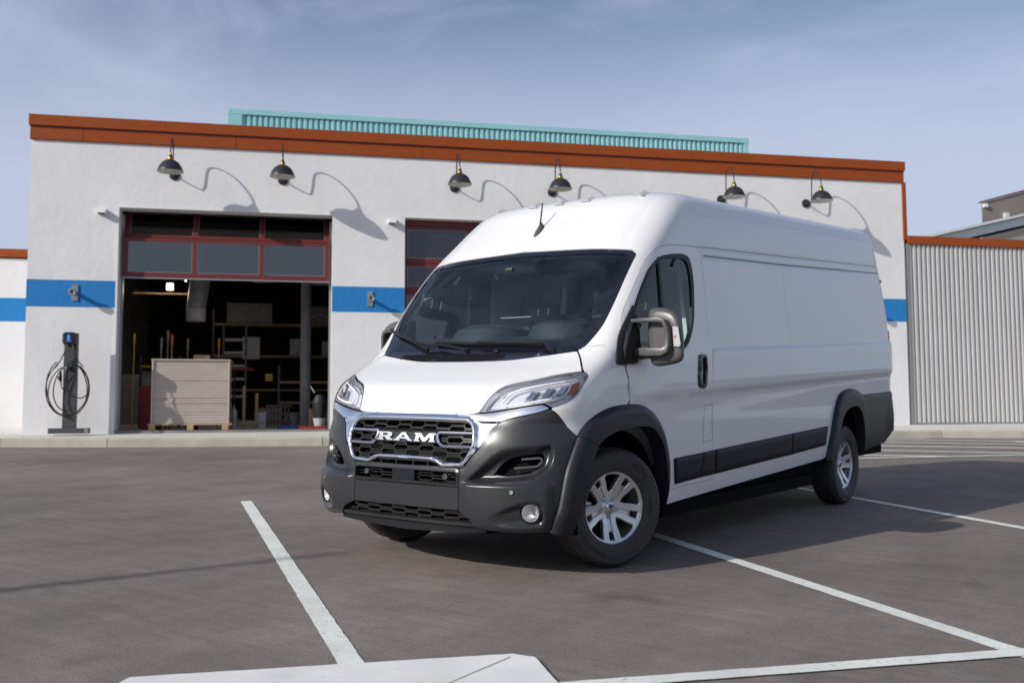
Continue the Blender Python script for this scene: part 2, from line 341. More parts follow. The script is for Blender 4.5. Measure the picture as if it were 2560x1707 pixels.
# diagonal hatch lines
E_=Ug*1.0
for k,(a,b) in enumerate([((-1.25,10.15),(.22,10.83)),((-1.75,11.3),(1.55,12.50)),((-2.3,12.4),(3.2,14.55)),((-2.6,13.5),(4.6,16.3)),((-2.6,14.5),(5.6,17.6))]):
    band('hatch_line',a,b,.15,.004)
strip('white_ground_patch',[(.2,15.2),(1.9,14.9),(3.6,16.9),(1.6,17.2)],M['patch'],.012)
# kerb and pavement
KB=[(-30.,-9.4),(-13.58,3.15),(-12.08,4.28),(-9.32,6.78),(-2.75,14.25),(-1.2,15.95),(.12,16.85),(2.3,18.1),(22,33)]
n0=np.array([-.762,.647]); H=.15
kp=[np.array(p_) for p_ in KB]
kb=MB(); 
def offs(p_,d): return p_+n0*d
for i in range(len(kp)-1):
    a,b=kp[i],kp[i+1]; L_=np.linalg.norm(b-a); k=max(1,int(round(L_/3.2)))
    for j in range(k):
        p0=a+(b-a)*j/k; p1=a+(b-a)*(j+1)/k; g_=.006*(p1-p0)/np.linalg.norm(p1-p0); p0=p0+g_; p1=p1-g_
        q=MB(); f0,f1=offs(p0,.012),offs(p1,.012); b0_,b1_=offs(p0,.15),offs(p1,.15); c0,c1=offs(p0,.035),offs(p1,.035)
        q.add([(*p0,-.05),(*p1,-.05),(*f1,H-.025),(*f0,H-.025),(*c1,H),(*c0,H),(*b1_,H),(*b0_,H),(*b1_,-.05),(*b0_,-.05)],[(0,1,2,3),(3,2,4,5),(5,4,6,7),(7,6,8,9),(0,3,5,7,9),(1,8,6,4,2)])
        o=q.build('kerb_stone' if (i or j) else 'kerb_stone',M['conc'],smooth=None)
        setp(o,kind='structure')
pv=MB(); Pf=[offs(p_,.152) for p_ in kp]; Pb=[offs(p_,9.) for p_ in kp]
for i in range(len(kp)-1): pv.add([(*Pf[i],H-.002),(*Pf[i+1],H-.002),(*Pb[i+1],H-.002),(*Pb[i],H-.002)],[(0,1,2,3)])
pvo=pv.build('pavement',M['concw'],smooth=None,kind='structure')
# ------------------------------------------------------------------ the workshop: local x along the front, y into the building, z up
fu,fv,fn=Vector((.64771924,.76186665,-.00435717)),Vector((-.0233156,.02553798,.99940192)),Vector((.76152227,-.64723026,.03430482)); O_=fn*-13.697303646903364
FM=Matrix(((fu.x,-fn.x,fv.x,O_.x),(fu.y,-fn.y,fv.y,O_.y),(fu.z,-fn.z,fv.z,O_.z),(0,0,0,1)))
def wallmat(name,col):
    m=mat(name,col,.8); t=m.node_tree; b=t.nodes['Principled BSDF']; lk=t.links.new
    g=N(t,'ShaderNodeTexCoord'); mp_=N(t,'ShaderNodeMapping'); mp_.inputs['Scale'].default_value=(1,1,1)
    a=N(t,'ShaderNodeTexNoise'); a.inputs['Scale'].default_value=3.0; a.inputs['Detail'].default_value=8; a.inputs['Roughness'].default_value=.6; a.inputs['Distortion'].default_value=.8
    a2=N(t,'ShaderNodeTexNoise'); a2.inputs['Scale'].default_value=22; a2.inputs['Detail'].default_value=4
    br=N(t,'ShaderNodeTexBrick'); br.inputs['Scale'].default_value=1; br.inputs['Brick Width'].default_value=.42; br.inputs['Row Height'].default_value=.21; br.inputs['Mortar Size'].default_value=.008; br.inputs['Mortar Smooth'].default_value=1; br.inputs['Color1'].default_value=(1,1,1,1); br.inputs['Color2'].default_value=(.96,.96,.96,1); br.inputs['Mortar'].default_value=(.7,.7,.7,1)
    sx=N(t,'ShaderNodeSeparateXYZ'); cx=N(t,'ShaderNodeCombineXYZ'); lk(g.outputs['Object'],sx.inputs[0]); lk(sx.outputs['X'],cx.inputs['X']); lk(sx.outputs['Z'],cx.inputs['Y']); lk(cx.outputs[0],br.inputs['Vector'])
    lk(g.outputs['Object'],a.inputs['Vector']); lk(g.outputs['Object'],a2.inputs['Vector'])
    b1=N(t,'ShaderNodeBump'); b1.inputs['Strength'].default_value=.30; b1.inputs['Distance'].default_value=.035; lk(a.outputs['Fac'],b1.inputs['Height'])
    b2=N(t,'ShaderNodeBump'); b2.inputs['Strength'].default_value=.35; b2.inputs['Distance'].default_value=.004; lk(a2.outputs['Fac'],b2.inputs['Height']); lk(b1.outputs[0],b2.inputs['Normal'])
    b3=N(t,'ShaderNodeBump'); b3.inputs['Strength'].default_value=.10; b3.inputs['Distance'].default_value=.01; lk(br.outputs['Color'],b3.inputs['Height']); lk(b2.outputs[0],b3.inputs['Normal']); lk(b3.outputs[0],b.inputs['Normal'])
    c=N(t,'ShaderNodeTexNoise'); c.inputs['Scale'].default_value=.9; c.inputs['Detail'].default_value=7; lk(g.outputs['Object'],c.inputs['Vector'])
    r=N(t,'ShaderNodeMapRange'); r.inputs[1].default_value=.3; r.inputs[2].default_value=.7; r.inputs[3].default_value=.93; r.inputs[4].default_value=1.03; lk(c.outputs['Fac'],r.inputs[0])
    ms=N(t,'ShaderNodeMapping'); ms.inputs['Scale'].default_value=(5,5,.25); st_=N(t,'ShaderNodeTexNoise'); st_.inputs['Scale'].default_value=1.2; st_.inputs['Detail'].default_value=6; lk(g.outputs['Object'],ms.inputs['Vector']); lk(ms.outputs[0],st_.inputs['Vector']); r_s=N(t,'ShaderNodeMapRange'); r_s.inputs[1].default_value=.55; r_s.inputs[2].default_value=.8; r_s.inputs[3].default_value=1.0; r_s.inputs[4].default_value=.955; lk(st_.outputs['Fac'],r_s.inputs[0]); mm=N(t,'ShaderNodeMath',operation='MULTIPLY'); lk(r.outputs[0],mm.inputs[0]); lk(r_s.outputs[0],mm.inputs[1])
    v=N(t,'ShaderNodeVectorMath',operation='SCALE'); v.inputs[0].default_value=col; lk(mm.outputs[0],v.inputs['Scale']); lk(v.outputs[0],b.inputs['Base Color'])
    return m
M['wall']=wallmat('white_painted_masonry',(.74,.735,.735)); M['blue']=wallmat('blue_painted_masonry',(.010,.19,.50))
M['orange']=mat('orange_metal',(.29,.062,.012),.55,spec=.2,noise=(1.2,.06)); M['teal']=mat('teal_metal',(.30,.60,.63),.45,noise=(2,.05)); M['silver']=mat('galvanised_sheet',(.52,.52,.51),.5,metal=.2,noise=(2.5,.14,(1,1,.12)))
M['redframe']=mat('dark_red_frame',(.13,.020,.018),.5); M['dglass']=glass('door_glass',(.30,.32,.36),0,1.7,.05); M['bglass']=mat('dark_window',(.012,.014,.024),.06,spec=.8)
M['white']=mat('white_trim',(.72,.72,.70),.6); M['lampb']=mat('lamp_black',(.022,.023,.028),.38); M['brass']=mat('brass',(.55,.36,.10),.35,metal=1); M['inshade']=mat('lamp_white_enamel',(.75,.75,.70),.5)
M['grey']=mat('grey_metal',(.30,.31,.32),.4,metal=.5); M['chg']=mat('charger_grey',(.06,.062,.065),.5); M['cable']=mat('cable_black',(.018,.019,.013),.5)
M['screen']=mat('charger_screen',(.01,.012,.03),.2); M['scrblue']=mat('screen_blue',(.08,.25,.7),.4,emit=(.10,.35,.9,.7))
M['wood']=mat('pine_wood',(.42,.30,.17),.8,noise=(5,.2,(1,6,1))); M['ply']=mat('wrapped_boards',(.40,.35,.31),.6,noise=(1.6,.10,(1,1,2)),bump=(6,.2,.02)); M['ply2']=mat('board_edge_pale',(.46,.41,.37),.75,noise=(4,.12,(1,1,10)))
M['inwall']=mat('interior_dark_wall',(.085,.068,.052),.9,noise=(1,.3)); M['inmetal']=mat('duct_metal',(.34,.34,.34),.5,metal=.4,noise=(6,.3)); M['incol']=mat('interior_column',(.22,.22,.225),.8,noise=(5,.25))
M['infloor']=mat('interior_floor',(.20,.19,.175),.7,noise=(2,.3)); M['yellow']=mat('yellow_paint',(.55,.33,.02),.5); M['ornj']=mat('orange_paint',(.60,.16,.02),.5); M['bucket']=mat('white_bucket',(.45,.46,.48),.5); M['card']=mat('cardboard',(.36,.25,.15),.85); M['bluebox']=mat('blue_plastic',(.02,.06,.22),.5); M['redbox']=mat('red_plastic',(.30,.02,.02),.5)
M['lit']=mat('lit_tube',(1,1,1),.5,emit=(1,.97,.9,1.6)); M['green']=mat('green_tape',(.10,.30,.12),.6); M['farwall']=mat('far_brown_wall',(.19,.165,.15),.85,noise=(.5,.1)); M['shedwall']=mat('shed_grey_wall',(.24,.255,.25),.8)
M['farroof']=mat('far_pale_roof',(.52,.55,.55),.7,noise=(.5,.08))
def ft(s,y,z): return FM@Matrix.Translation((s,y,z))
def sheet(name,outer,holes,m,parent,res,th,y=0,disp=None,**k):
    """vertical sheet facing -y in facade space"""
    P,T=cdt(outer,holes,res); V=np.stack([P[:,0],np.full(len(P),float(y)),P[:,1]],1); n=np.tile([0,-1.,0],(len(V),1))
    return link(name,tri_mesh(name,V,T,n,th),m,parent,**k)
BLD=thing('workshop_building','long white painted workshop with blue stripe, orange parapet and two garage door openings','building',FM)
SL,SR=-6.365,12.30
wall=sheet('front_wall',[(SL,.30),(SR,.30),(SR,6.24),(SL,6.24)],[[(-4.735,.30+.02),(-.655,.30+.02),(-.655,4.975),(-4.735,4.975)],[(.815,.32),(4.90,.32),(4.90,4.985),(.815,4.985)]],M['wall'],BLD,1.2,.34)
b=MB(); b.box((SL,.02,.3),(SL+.30,14,6.2)); b.build('side_wall',M['wall'],BLD,smooth=None)
b=MB(); b.box((SR-.30,.02,.3),(SR,14,6.2)); b.build('side_wall',M['wall'],BLD,smooth=None)
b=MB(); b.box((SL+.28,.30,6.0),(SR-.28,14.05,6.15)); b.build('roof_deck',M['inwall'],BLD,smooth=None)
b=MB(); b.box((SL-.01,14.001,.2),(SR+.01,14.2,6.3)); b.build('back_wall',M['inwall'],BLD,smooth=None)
for a0,a1 in ((SL-.006,-4.738),(-.652,.812),(4.903,SR+.004)):
    b=MB(); b.box((a0,-.006,3.022),(a1,.004,3.537)); b.build('blue_stripe',M['blue'],BLD,smooth=None)
b=MB(); b.box((SL-.004,.0,3.022),(SL+.002,13.9,3.537)); b.build('blue_stripe',M['blue'],BLD,smooth=None)
# parapet: lower fascia panels with seams, cap band above
sm=[SL-.02,-5.43,-2.56,1.17,5.73,10.08,SR+.02]
for a0,a1 in zip(sm[:-1],sm[1:]):
    b=MB(); b.box((a0+.004,-.045,6.245),(a1-.004,.35,6.50)); b.build('fascia_panel',M['orange'],BLD,smooth=None,bevel=.003)
cs_=[SL-.04,-3.9,-.3,3.4,7.1,SR+.04]
for a0,a1 in zip(cs_[:-1],cs_[1:]):
    b=MB(); b.box((a0+.002,-.085,6.505),(a1-.002,.38,6.715)); b.build('parapet_cap',M['orange'],BLD,smooth=None,bevel=.004)
b=MB(); b.box((SL-.02,-.06,6.485),(SR+.02,.3,6.506)); b.build('shadow_gap',M['redframe'],BLD,smooth=None)
b=MB(); b.box((SR-.02,-.03,4.9),(SR+.075,.32,6.243)); b.build('corner_trim',M['orange'],BLD,smooth=None,bevel=.003)
# garage door 1: raised sectional door
def section(parent,s0,s1,z0,z1,y,gl,stile=.10,mul=.09,tilt=0,n=3,rail=.075):
    r=D_.objects.new('door_section',None); COL.objects.link(r); r.parent=parent; r.matrix_local=Matrix.Translation((0,y,z0))@Matrix.Rotation(tilt,4,'X'); r.empty_display_size=.1
    h=z1-z0; b=MB(); w=(s1-s0-2*stile-(n-1)*mul)/n
    b.box((s0,0,0),(s1,.045,rail*1.3)); b.box((s0,0,h-rail),(s1,.045,h))
    b.box((s0,.001,rail*1.3),(s0+stile,.044,h-rail)); b.box((s1-stile,.001,rail*1.3),(s1,.044,h-rail))
    for k in range(1,n): x=s0+stile+k*w+(k-1)*mul; b.box((x,.001,rail*1.3),(x+mul,.044,h-rail))
    b.build('section_frame',M['redframe'],r,smooth=None)
    for k in range(n):
        x=s0+stile+k*(w+mul); g=MB(); g.box((x-.002,.018,rail*1.3-.002),(x+w+.002,.026,h-rail+.002)); g.build('pane',M[gl],r,smooth=None)
        e=MB(); 
        for q0,q1 in (((x,.012,rail*1.3),(x+w,.017,rail*1.3+.012)),((x,.012,h-rail-.012),(x+w,.017,h-rail)),((x,.012,rail*1.3+.0125),(x+.012,.017,h-rail-.0125)),((x+w-.012,.012,rail*1.3+.0125),(x+w,.017,h-rail-.0125))): e.box(q0,q1)
        e.build('glazing_bead',M['grey'],r,smooth=None)
    return r
D1=D_.objects.new('garage_door',None); COL.objects.link(D1); D1.parent=BLD
section(D1,-4.69,-.70,3.655,4.435,.20,'dglass'); section(D1,-4.69,-.70,4.445,5.20,.205,'dglass',tilt=math.radians(-35),rail=.06)
b=MB(); b.box((-4.69,.19,3.625),(-.70,.25,3.652)); b.build('bottom_seal',M['grey'],D1,smooth=None)
for s0 in (-4.74,-.70): b=MB(); b.box((s0,.335,.62),(s0+.05,.40,4.9)); b.build('door_track',M['grey'],D1,smooth=None)
b=MB(); b.box((-4.735,-.012,4.978),(-.655,.34,5.01)); b.box((-4.775,-.010,.64),(-4.738,.30,4.977)); b.build('opening_trim',M['white'],BLD,smooth=None)
D2=D_.objects.new('garage_door',None); COL.objects.link(D2); D2.parent=BLD
for z0,z1 in ((.66,1.36),(1.37,2.07),(2.08,2.78),(2.79,3.48),(3.49,4.08),(4.09,4.86)): section(D2,.83,4.88,z0,z1,.20,'bglass',stile=.06)
b=MB(); b.box((.815,.19,4.87),(4.90,.25,4.983)); b.build('door_head',M['redframe'],D2,smooth=None)
b=MB(); b.box((.815,-.012,4.988),(4.9,.34,5.02)); b.build('opening_trim',M['white'],BLD,smooth=None)
# teal corrugated monitor roof set back behind the parapet
TL=thing('rooftop_screen','teal corrugated metal screen standing on the roof behind the orange parapet','roof screen',FM)
def corrug(x0,x1,z0,z1,y,pitch,dep,m,name,parent,prof='trap'):
    xs=[];ys=[];x=x0
    while x<x1:
        if prof=='trap': seg=((0,0),(.42,0),(.55,1),(.85,1),(1,0))
        else: seg=tuple((k/8,.5-.5*math.cos(2*math.pi*k/8)) for k in range(9))
        for a,d in seg[:-1]: xs.append(x+a*pitch); ys.append(y+d*dep)
        x+=pitch
    n=len(xs); b=MB(); b.add([(a,c,z0) for a,c in zip(xs,ys)]+[(a,c,z1) for a,c in zip(xs,ys)],[(i,i+1,n+i+1,n+i) for i in range(n-1)]); return b.build(name,m,parent,smooth=25 if prof!='trap' else None)
corrug(-2.62,9.86,6.1,7.85,3.00,.127,.040,M['teal'],'corrugated_sheet',TL)
b=MB(); b.box((-2.93,2.97,7.84),(9.93,3.20,7.965)); b.build('top_trim',M['teal'],TL,smooth=None,bevel=.004)
b=MB(); b.box((-2.93,2.975,6.1),(-2.62,3.15,7.838)); b.build('end_trim',M['teal'],TL,smooth=None)
b=MB(); b.box((9.80,2.975,6.1),(9.92,3.15,7.838)); b.build('end_trim',M['teal'],TL,smooth=None)
b=MB(); b.box((-2.9,3.16,6.1),(9.9,7.5,7.80)); b.build('screen_core',M['teal'],TL,smooth=None)
# right wing with corrugated sheet
RW=thing('corrugated_wing','low wing clad in silver corrugated sheet with an orange cap right of the white workshop','building',FM)
corrug(SR+.12,30,.72,4.83,.0,.121,.055,M['silver'],'corrugated_sheet',RW,'trap')
b=MB(); b.box((SR+.02,.07,.30),(30,8,4.80)); b.build('wing_wall',M['wall'],RW,smooth=None)
b=MB(); b.box((SR+.078,-.05,4.82),(30,.30,5.005)); b.build('wing_cap',M['orange'],RW,smooth=None,bevel=.004)
b=MB(); b.box((SR+.06,-.012,.665),(30,.06,.718)); b.box((SR+.06,-.012,.72),(SR+.12,.05,4.818)); b.build('sheet_trim',M['grey'],RW,smooth=None)
# low left wing, set back
LW=thing('low_wing','low white set back wing at the far left with blue stripe and orange cap','building',FM)
b=MB(); b.box((-24,3.42,.30),(SL+.02,9,4.42)); b.build('wing_wall',M['wall'],LW,smooth=None)
b=MB(); b.box((-24,3.36,4.45),(SL+.0,3.8,4.63)); b.build('wing_cap',M['orange'],LW,smooth=None,bevel=.004)
b=MB(); b.box((-24,3.412,3.03),(SL-.01,3.42,3.545)); b.build('blue_stripe',M['blue'],LW,smooth=None)
# distant buildings behind the right wing
P0=FM.to_translation()
def far_building(name,label,boxes):
    r=thing(name,label,'building',FM)
    for nm,m,vs,fs in boxes: b=MB(); b.add(vs,fs); b.build(nm,m,r,smooth=None)
BX=[(0,3,2,1),(4,5,6,7),(0,1,5,4),(1,2,6,5),(2,3,7,6),(3,0,4,7)]
def bx(x0,x1,y0,y1,z0,za,zb): return [(x0,y0,z0),(x1,y0,z0),(x1,y1,z0),(x0,y1,z0),(x0,y0,za),(x1,y0,zb),(x1,y1,zb),(x0,y1,za)]
far_building('far_shed','pale grey low-pitched shed roof rising to the right behind the silver wing',[('shed_wall',M['shedwall'],bx(20.5,44,10.1,30,.3,6.45,11.97),BX),('eave_band',M['farroof'],[(17.5,9.9,6.08),(44,9.9,12.31),(44,10.09,12.31),(17.5,10.09,6.08),(17.5,9.9,6.36),(44,9.9,12.59),(44,10.09,12.59),(17.5,10.09,6.36)],BX),('roof_sheet',M['farroof'],[(17.4,9.7,6.37),(44,9.7,12.62),(44,30,12.62),(17.4,30,6.37),(17.4,9.7,6.46),(44,9.7,12.71),(44,30,12.71),(17.4,30,6.46)],BX)])
far_building('far_block','plain brown flat-topped block beyond the pale shed roof',[('block_wall',M['farwall'],[(38.95,32,.3),(62,32,.3),(76,50,.3),(53.5,50,.3),(38.95,32,13.55),(62,32,19.9),(76,50,19.9),(53.5,50,13.55)],BX),('parapet_edge',M['redframe'],[(38.9,31.9,13.56),(62,31.9,19.91),(62,32.2,19.91),(38.9,32.2,13.56),(38.9,31.9,13.66),(62,31.9,20.01),(62,32.2,20.01),(38.9,32.2,13.66)],BX),('roof_vent',M['farroof'],bx(40.4,40.7,31.8,31.99,12.2,13.0,13.0),BX),('corner_sign',M['white'],bx(39.0,39.25,31.8,31.99,13.3,13.5,13.5),BX)])
# ---- gooseneck lamps
def goose(s,label):
    r=thing('gooseneck_lamp',label,'wall lamp',ft(s,0,5.655),'gooseneck lamps along the white wall')
    return r
lab=['leftmost black gooseneck lamp, over the left part of the open garage door','black gooseneck lamp over the right part of the open garage door','third gooseneck lamp from the left, near the left edge of the closed garage door','fourth gooseneck lamp from the left, above the roof marker lights of the van','fifth gooseneck lamp from the left, just above the middle of the van roof','black gooseneck lamp at the right end of the wall, nearest the corrugated wing']
SS=[-3.729,-1.646,1.848,3.949,7.806,9.856]
g0=goose(SS[0],lab[0])
b=MB(); MXY=Matrix.Rotation(math.radians(90),4,'X'); b.lathe([(0,.035),(.05,.033),(.095,.022),(.10,.0),(.10,-.01)],28,MXY); b.build('wall_plate',M['lampb'],g0)
b=MB(); b.lathe([(0,.052),(.018,.050),(.02,.03)],12,MXY); b.build('plate_screw',M['brass'],g0)
arm=curve_pts([(0,-.03,0),(0,-.14,-.015),(0,-.235,.005),(0,-.262,.08),(0,-.272,.25),(0,-.285,.45),(0,-.33,.56),(0,-.42,.612),(0,-.54,.58),(0,-.64,.45),(0,-.685,.33),(0,-.69,.24)],5)
b=MB(); b.tube(arm,.0135,8); b.build('arm',M['lampb'],g0)
TS=Matrix.Translation((0,-.69,-.085))
b=MB(); b.lathe([(0,.34),(.028,.335),(.030,.30),(.045,.285),(.045,.262),(.03,.258)],20,TS); b.build('socket',M['lampb'],g0)
b=MB(); b.lathe([(.052,.262),(.055,.245),(.050,.235),(.062,.215)],20,TS); b.build('brass_collar',M['brass'],g0); b=MB(); b.lathe([(.0,.352),(.02,.350),(.022,.338)],12,TS); b.build('brass_nipple',M['brass'],g0)
b=MB(); b.lathe([(.055,.222),(.10,.208),(.16,.165),(.205,.10),(.232,.03),(.245,0),(.243,-.004)],40,TS); b.build('shade',M['lampb'],g0,smooth=60)
b=MB(); b.lathe([(.241,-.002),(.228,.028),(.20,.096),(.156,.158),(.09,.20),(0,.212)],40,TS); b.build('shade_lining',M['inshade'],g0,smooth=60)
b=MB(); b.lathe([(0,-.0),(.03,.01),(.04,.05),(.03,.10),(.02,.14)],16,TS); b.build('bulb',M['inshade'],g0)
def dup(root,mw,label=None):
    r=root.copy(); COL.objects.link(r); r.matrix_world=mw
    if label: r['label']=label
    for ch in root.children:
        c=ch.copy(); COL.objects.link(c); c.parent=r
        for q in ch.children: d=q.copy(); COL.objects.link(d); d.parent=c
    return r
for s,l in zip(SS[1:],lab[1:]): dup(g0,ft(s,0,5.655),l)
# ---- small flood heads on the blue stripe and bullet sensors by the doors
f0=thing('wall_spout','grey metal wall fitting on the blue stripe above the charging post','wall fitting',ft(-5.50,0,3.29),'round grey fittings on the blue stripe')
b=MB(); b.box((-.055,-.03,-.155),(.055,-.007,.155)); b.build('mounting_plate',M['grey'],f0,smooth=None,bevel=.004)
b=MB(); b.tube([(0,-.03,.0),(0,-.14,-.005),(0,-.24,-.01)],.036,14); b.build('neck',M['grey'],f0)
b=MB(); Mz=Matrix.Translation((0,-.24,-.012))@MXY; b.lathe([(0,.045),(.03,.045),(.045,.055),(.070,.052),(.074,.0),(.06,-.02),(.036,-.03)],22,Mz); b.build('round_head',M['grey'],f0)
b=MB(); b.lathe([(0,.05),(.025,.05),(.03,.0)],14,Mz@Matrix.Translation((0,0,.006))); b.build('centre_cap',M['lampb'],f0)
dup(f0,ft(.112,0,3.29),'grey metal wall fitting on the blue stripe between the two garage doors'); dup(f0,ft(11.35,0,3.29),'grey metal wall fitting on the blue stripe at the right end, mostly behind the van')
x0=thing('wall_sensor','small white wedge box high on the wall left of the open garage door','sensor',ft(-5.05,0,4.88),'white wedge boxes beside the garage doors')
b=MB(); b.add([(-.08,0,-.05),(.08,0,-.05),(.08,0,.055),(-.08,0,.055),(-.08,-.16,-.045),(.08,-.16,-.045),(.08,-.14,.02),(-.08,-.14,.02)],[(0,1,2,3),(4,7,6,5),(0,4,5,1),(1,5,6,2),(2,6,7,3),(3,7,4,0)]); b.build('housing',M['white'],x0,smooth=None,bevel=.006)
b=MB(); b.box((-.06,-.15,-.055),(.06,-.03,-.046)); b.build('window_strip',M['lampb'],x0,smooth=None)
dup(x0,ft(.546,0,4.89),'small white wedge box on the wall left of the closed garage door')
# ---- charging post
ch=thing('charging_post','slim dark grey vehicle charging post with coiled black cable beside the open garage door','charger',ft(-5.445,-.75*-1*-1,.60))
ch.matrix_world=ft(-5.455,-.43,.615)
b=MB(); b.box((-.345,-.10,.0),(.345,.16,.10)); b.build('base_plate',M['chg'],ch,smooth=None,bevel=.004)
b=MB(); b.box((.285,-.104,.015),(.350,-.099,.09)); b.build('base_bracket',M['grey'],ch,smooth=None)
b=MB(); b.box((-.115,-.05,.10),(.115,.10,1.87)); b.build('column',M['chg'],ch,smooth=None,bevel=.006)
Mh=Matrix.Translation((-.015,-.06,1.76))@MXY
b=MB(); b.rbox((-.118,-.118,-.01),(.118,.118,.10),.055,Mh,5); hd_=b.build('charger_head',M['lampb'],ch,bevel=None)
b=MB(); b.rbox((-.085,-.085,.10),(.085,.085,.106),.035,Mh,5); sc_=b.build('screen',M['screen'],hd_)
b=MB(); 
for a0,r0,w0_ in ((.5,.030,.012),(3.6,.030,.012)):
    pts=[(r0*math.cos(a0+t_),.02+r0*math.sin(a0+t_)) for t_ in np.linspace(0,2.3,10)]
    b.tube([Mh@Vector((x_,y_,.108)) for x_,y_ in pts],[.002+w0_*.6*math.sin(math.pi*i/9) for i in range(10)],6)
b.tube([Mh@Vector((-.02,.036,.108)),Mh@Vector((.022,.0,.108))],.006,6)
for x_ in np.linspace(-.045,.045,9): b.box((x_-.003,-.045,.106),(x_+.003,-.035,.109),Mh)
for x_ in np.linspace(-.02,.02,5): b.box((x_-.003,-.062,.106),(x_+.003,-.055,.109),Mh)
b.build('screen_logo',M['scrblue'],sc_,smooth=None)
b=MB(); b.rbox((-.06,-.14,1.18),(.10,-.05,1.30),.03); b.tube([(.02,-.14,1.25),(.02,-.20,1.27)],.05,12); b.build('plug_holder',M['lampb'],ch)
b=MB(); b.tube([(-.02,-.19,1.22),(-.03,-.215,1.12),(-.035,-.19,.98)],[.045,.034,.028],10); b.build('charging_plug',M['lampb'],ch)
b=MB(); b.tube([(-.165,-.06,1.16),(-.175,-.07,1.05),(-.15,-.07,.96)],[.018,.045,.022],8); b.build('cable_control_box',M['lampb'],ch)
def loop(cx,cz,rx,rz,ph,y,skew=0,a0=0,a1=360,n=40):
    return [(cx+rx*math.cos(math.radians(a))+skew*math.sin(math.radians(a)),y-.03*math.sin(math.radians(a)*.5+ph),cz+rz*math.sin(math.radians(a))) for a in np.linspace(a0,a1,n)]
cbm=MB()
for (cx,cz,rx,rz,y,sk,a0,a1) in ((-.02,.82,.375,.50,-.10,.0,118,420),(.0,.80,.345,.46,-.13,.03,112,425),(-.03,.84,.35,.53,-.115,-.04,115,430),(.03,.86,.28,.44,-.14,.05,100,300)):
    cbm.tube(loop(cx,cz,rx,rz,sk*9,y,sk,a0,a1),.0115,7)
cbm.tube(curve_pts([(-.05,-.12,1.66),(-.09,-.14,1.50),(-.17,-.12,1.33),(-.28,-.10,1.20)],6),.0115,7)
cbm.tube(curve_pts([(.05,-.12,1.66),(.08,-.14,1.50),(.13,-.12,1.36),(.24,-.10,1.24)],6),.0115,7)
cbm.tube(curve_pts([(-.035,-.19,.98),(.0,-.18,.80),(.10,-.16,.68),(.24,-.14,.66),(.32,-.12,.72)],6),.0115,7)
cbm.tube(curve_pts([(-.15,-.07,.96),(-.13,-.09,.86),(-.08,-.09,.79)],6),.010,7)
cbm.build('charging_cable',M['cable'],ch)
# ---- inside the workshop
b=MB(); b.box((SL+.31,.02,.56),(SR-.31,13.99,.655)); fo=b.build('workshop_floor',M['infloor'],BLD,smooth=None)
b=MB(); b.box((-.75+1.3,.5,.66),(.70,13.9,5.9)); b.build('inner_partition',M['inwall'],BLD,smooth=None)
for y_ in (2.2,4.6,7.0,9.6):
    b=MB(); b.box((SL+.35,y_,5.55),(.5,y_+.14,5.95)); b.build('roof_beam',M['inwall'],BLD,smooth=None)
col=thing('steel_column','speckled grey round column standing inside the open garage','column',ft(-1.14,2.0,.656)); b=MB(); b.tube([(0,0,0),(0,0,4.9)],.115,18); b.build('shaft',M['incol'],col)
for z_ in (.0,4.7): b=MB(); b.box((-.17,-.17,z_),(.17,.17,z_+.02+.001*z_)); b.build('end_plate',M['incol'],col,smooth=None)
du=thing('hanging_duct','fat metal extraction duct hanging down inside the open garage','duct',ft(-3.46,2.0,2.95)); b=MB(); b.tube([(0,0,.28),(.06,.1,.9),(.10,.2,1.6),(.16,.4,2.6)],[.20,.21,.215,.22],20); 
b.build('duct_pipe',M['inmetal'],du); b=MB(); b.lathe([(.17,.0),(.20,.02),(.205,.28),(.19,.30)],20); b.build('duct_mouth',M['ply2'],du)
b=MB(); b.lathe([(0,.05),(.17,.05)],16); b.build('filter_disc',M['inmetal'],du)
lt=thing('work_light','small bright lit lamp hanging near the ceiling inside the open garage','lamp',ft(-4.15,3.2,3.85)); b=MB(); b.rbox((-.075,-.04,-.075),(.075,.02,.075),.02); b.build('lit_face',M['lit'],lt); b=MB(); b.box((-.09,.021,-.09),(.09,.06,.09)); b.build('lamp_body',M['lampb'],lt,smooth=None); pl_=D_.lights.new('work_light_glow','POINT'); pl_.energy=13; pl_.color=(1,.80,.58); pl_.shadow_soft_size=.12; po2=D_.objects.new('work_light_glow',pl_); COL.objects.link(po2); po2.parent=lt; po2.location=(0,-.12,-.12)
lt2=thing('work_light','tiny bright lamp high up beside the hanging duct','lamp',ft(-3.75,2.6,3.93)); b=MB(); b.rbox((-.02,-.03,-.04),(.02,.02,.04),.01); b.build('lit_face',M['lit'],lt2)
# pallet with stacked boards
pa=thing('pallet','pine pallet under the tall stack of wrapped boards in the garage opening','pallet',ft(-3.36,.62,.656))
for x_ in (-.72,-.0,.66): b=MB(); b.box((x_-.06,-.44,0),(x_+.06,.56,.10)); b.build('pallet_block',M['wood'],pa,smooth=None,bevel=.004)
for y_ in (-.44,-.18,.08,.34): b=MB(); b.box((-.80,y_,.101),(.78,y_+.11,.125)); b.build('pallet_board',M['wood'],pa,smooth=None)
sk=thing('board_stack','tall stack of thin boards under pale plastic wrap on the pallet','board stack',ft(-3.35,.60,.784))
nb=22; hz=1.235/nb
for k in range(nb):
    rr=random.Random(k); dx=rr.uniform(-.010,.010); b=MB(); b.box((-.73+dx,-.40+rr.uniform(-.008,.008),k*hz+.002),(.70+dx,.55,(k+1)*hz-.001)); b.build('board',M['ply'],sk,smooth=None,bevel=.0012)
b=MB(); b.box((-.76,-.43,1.237),(.73,.57,1.262)); b.build('top_sheet',M['ply2'],sk,smooth=None,bevel=.004)
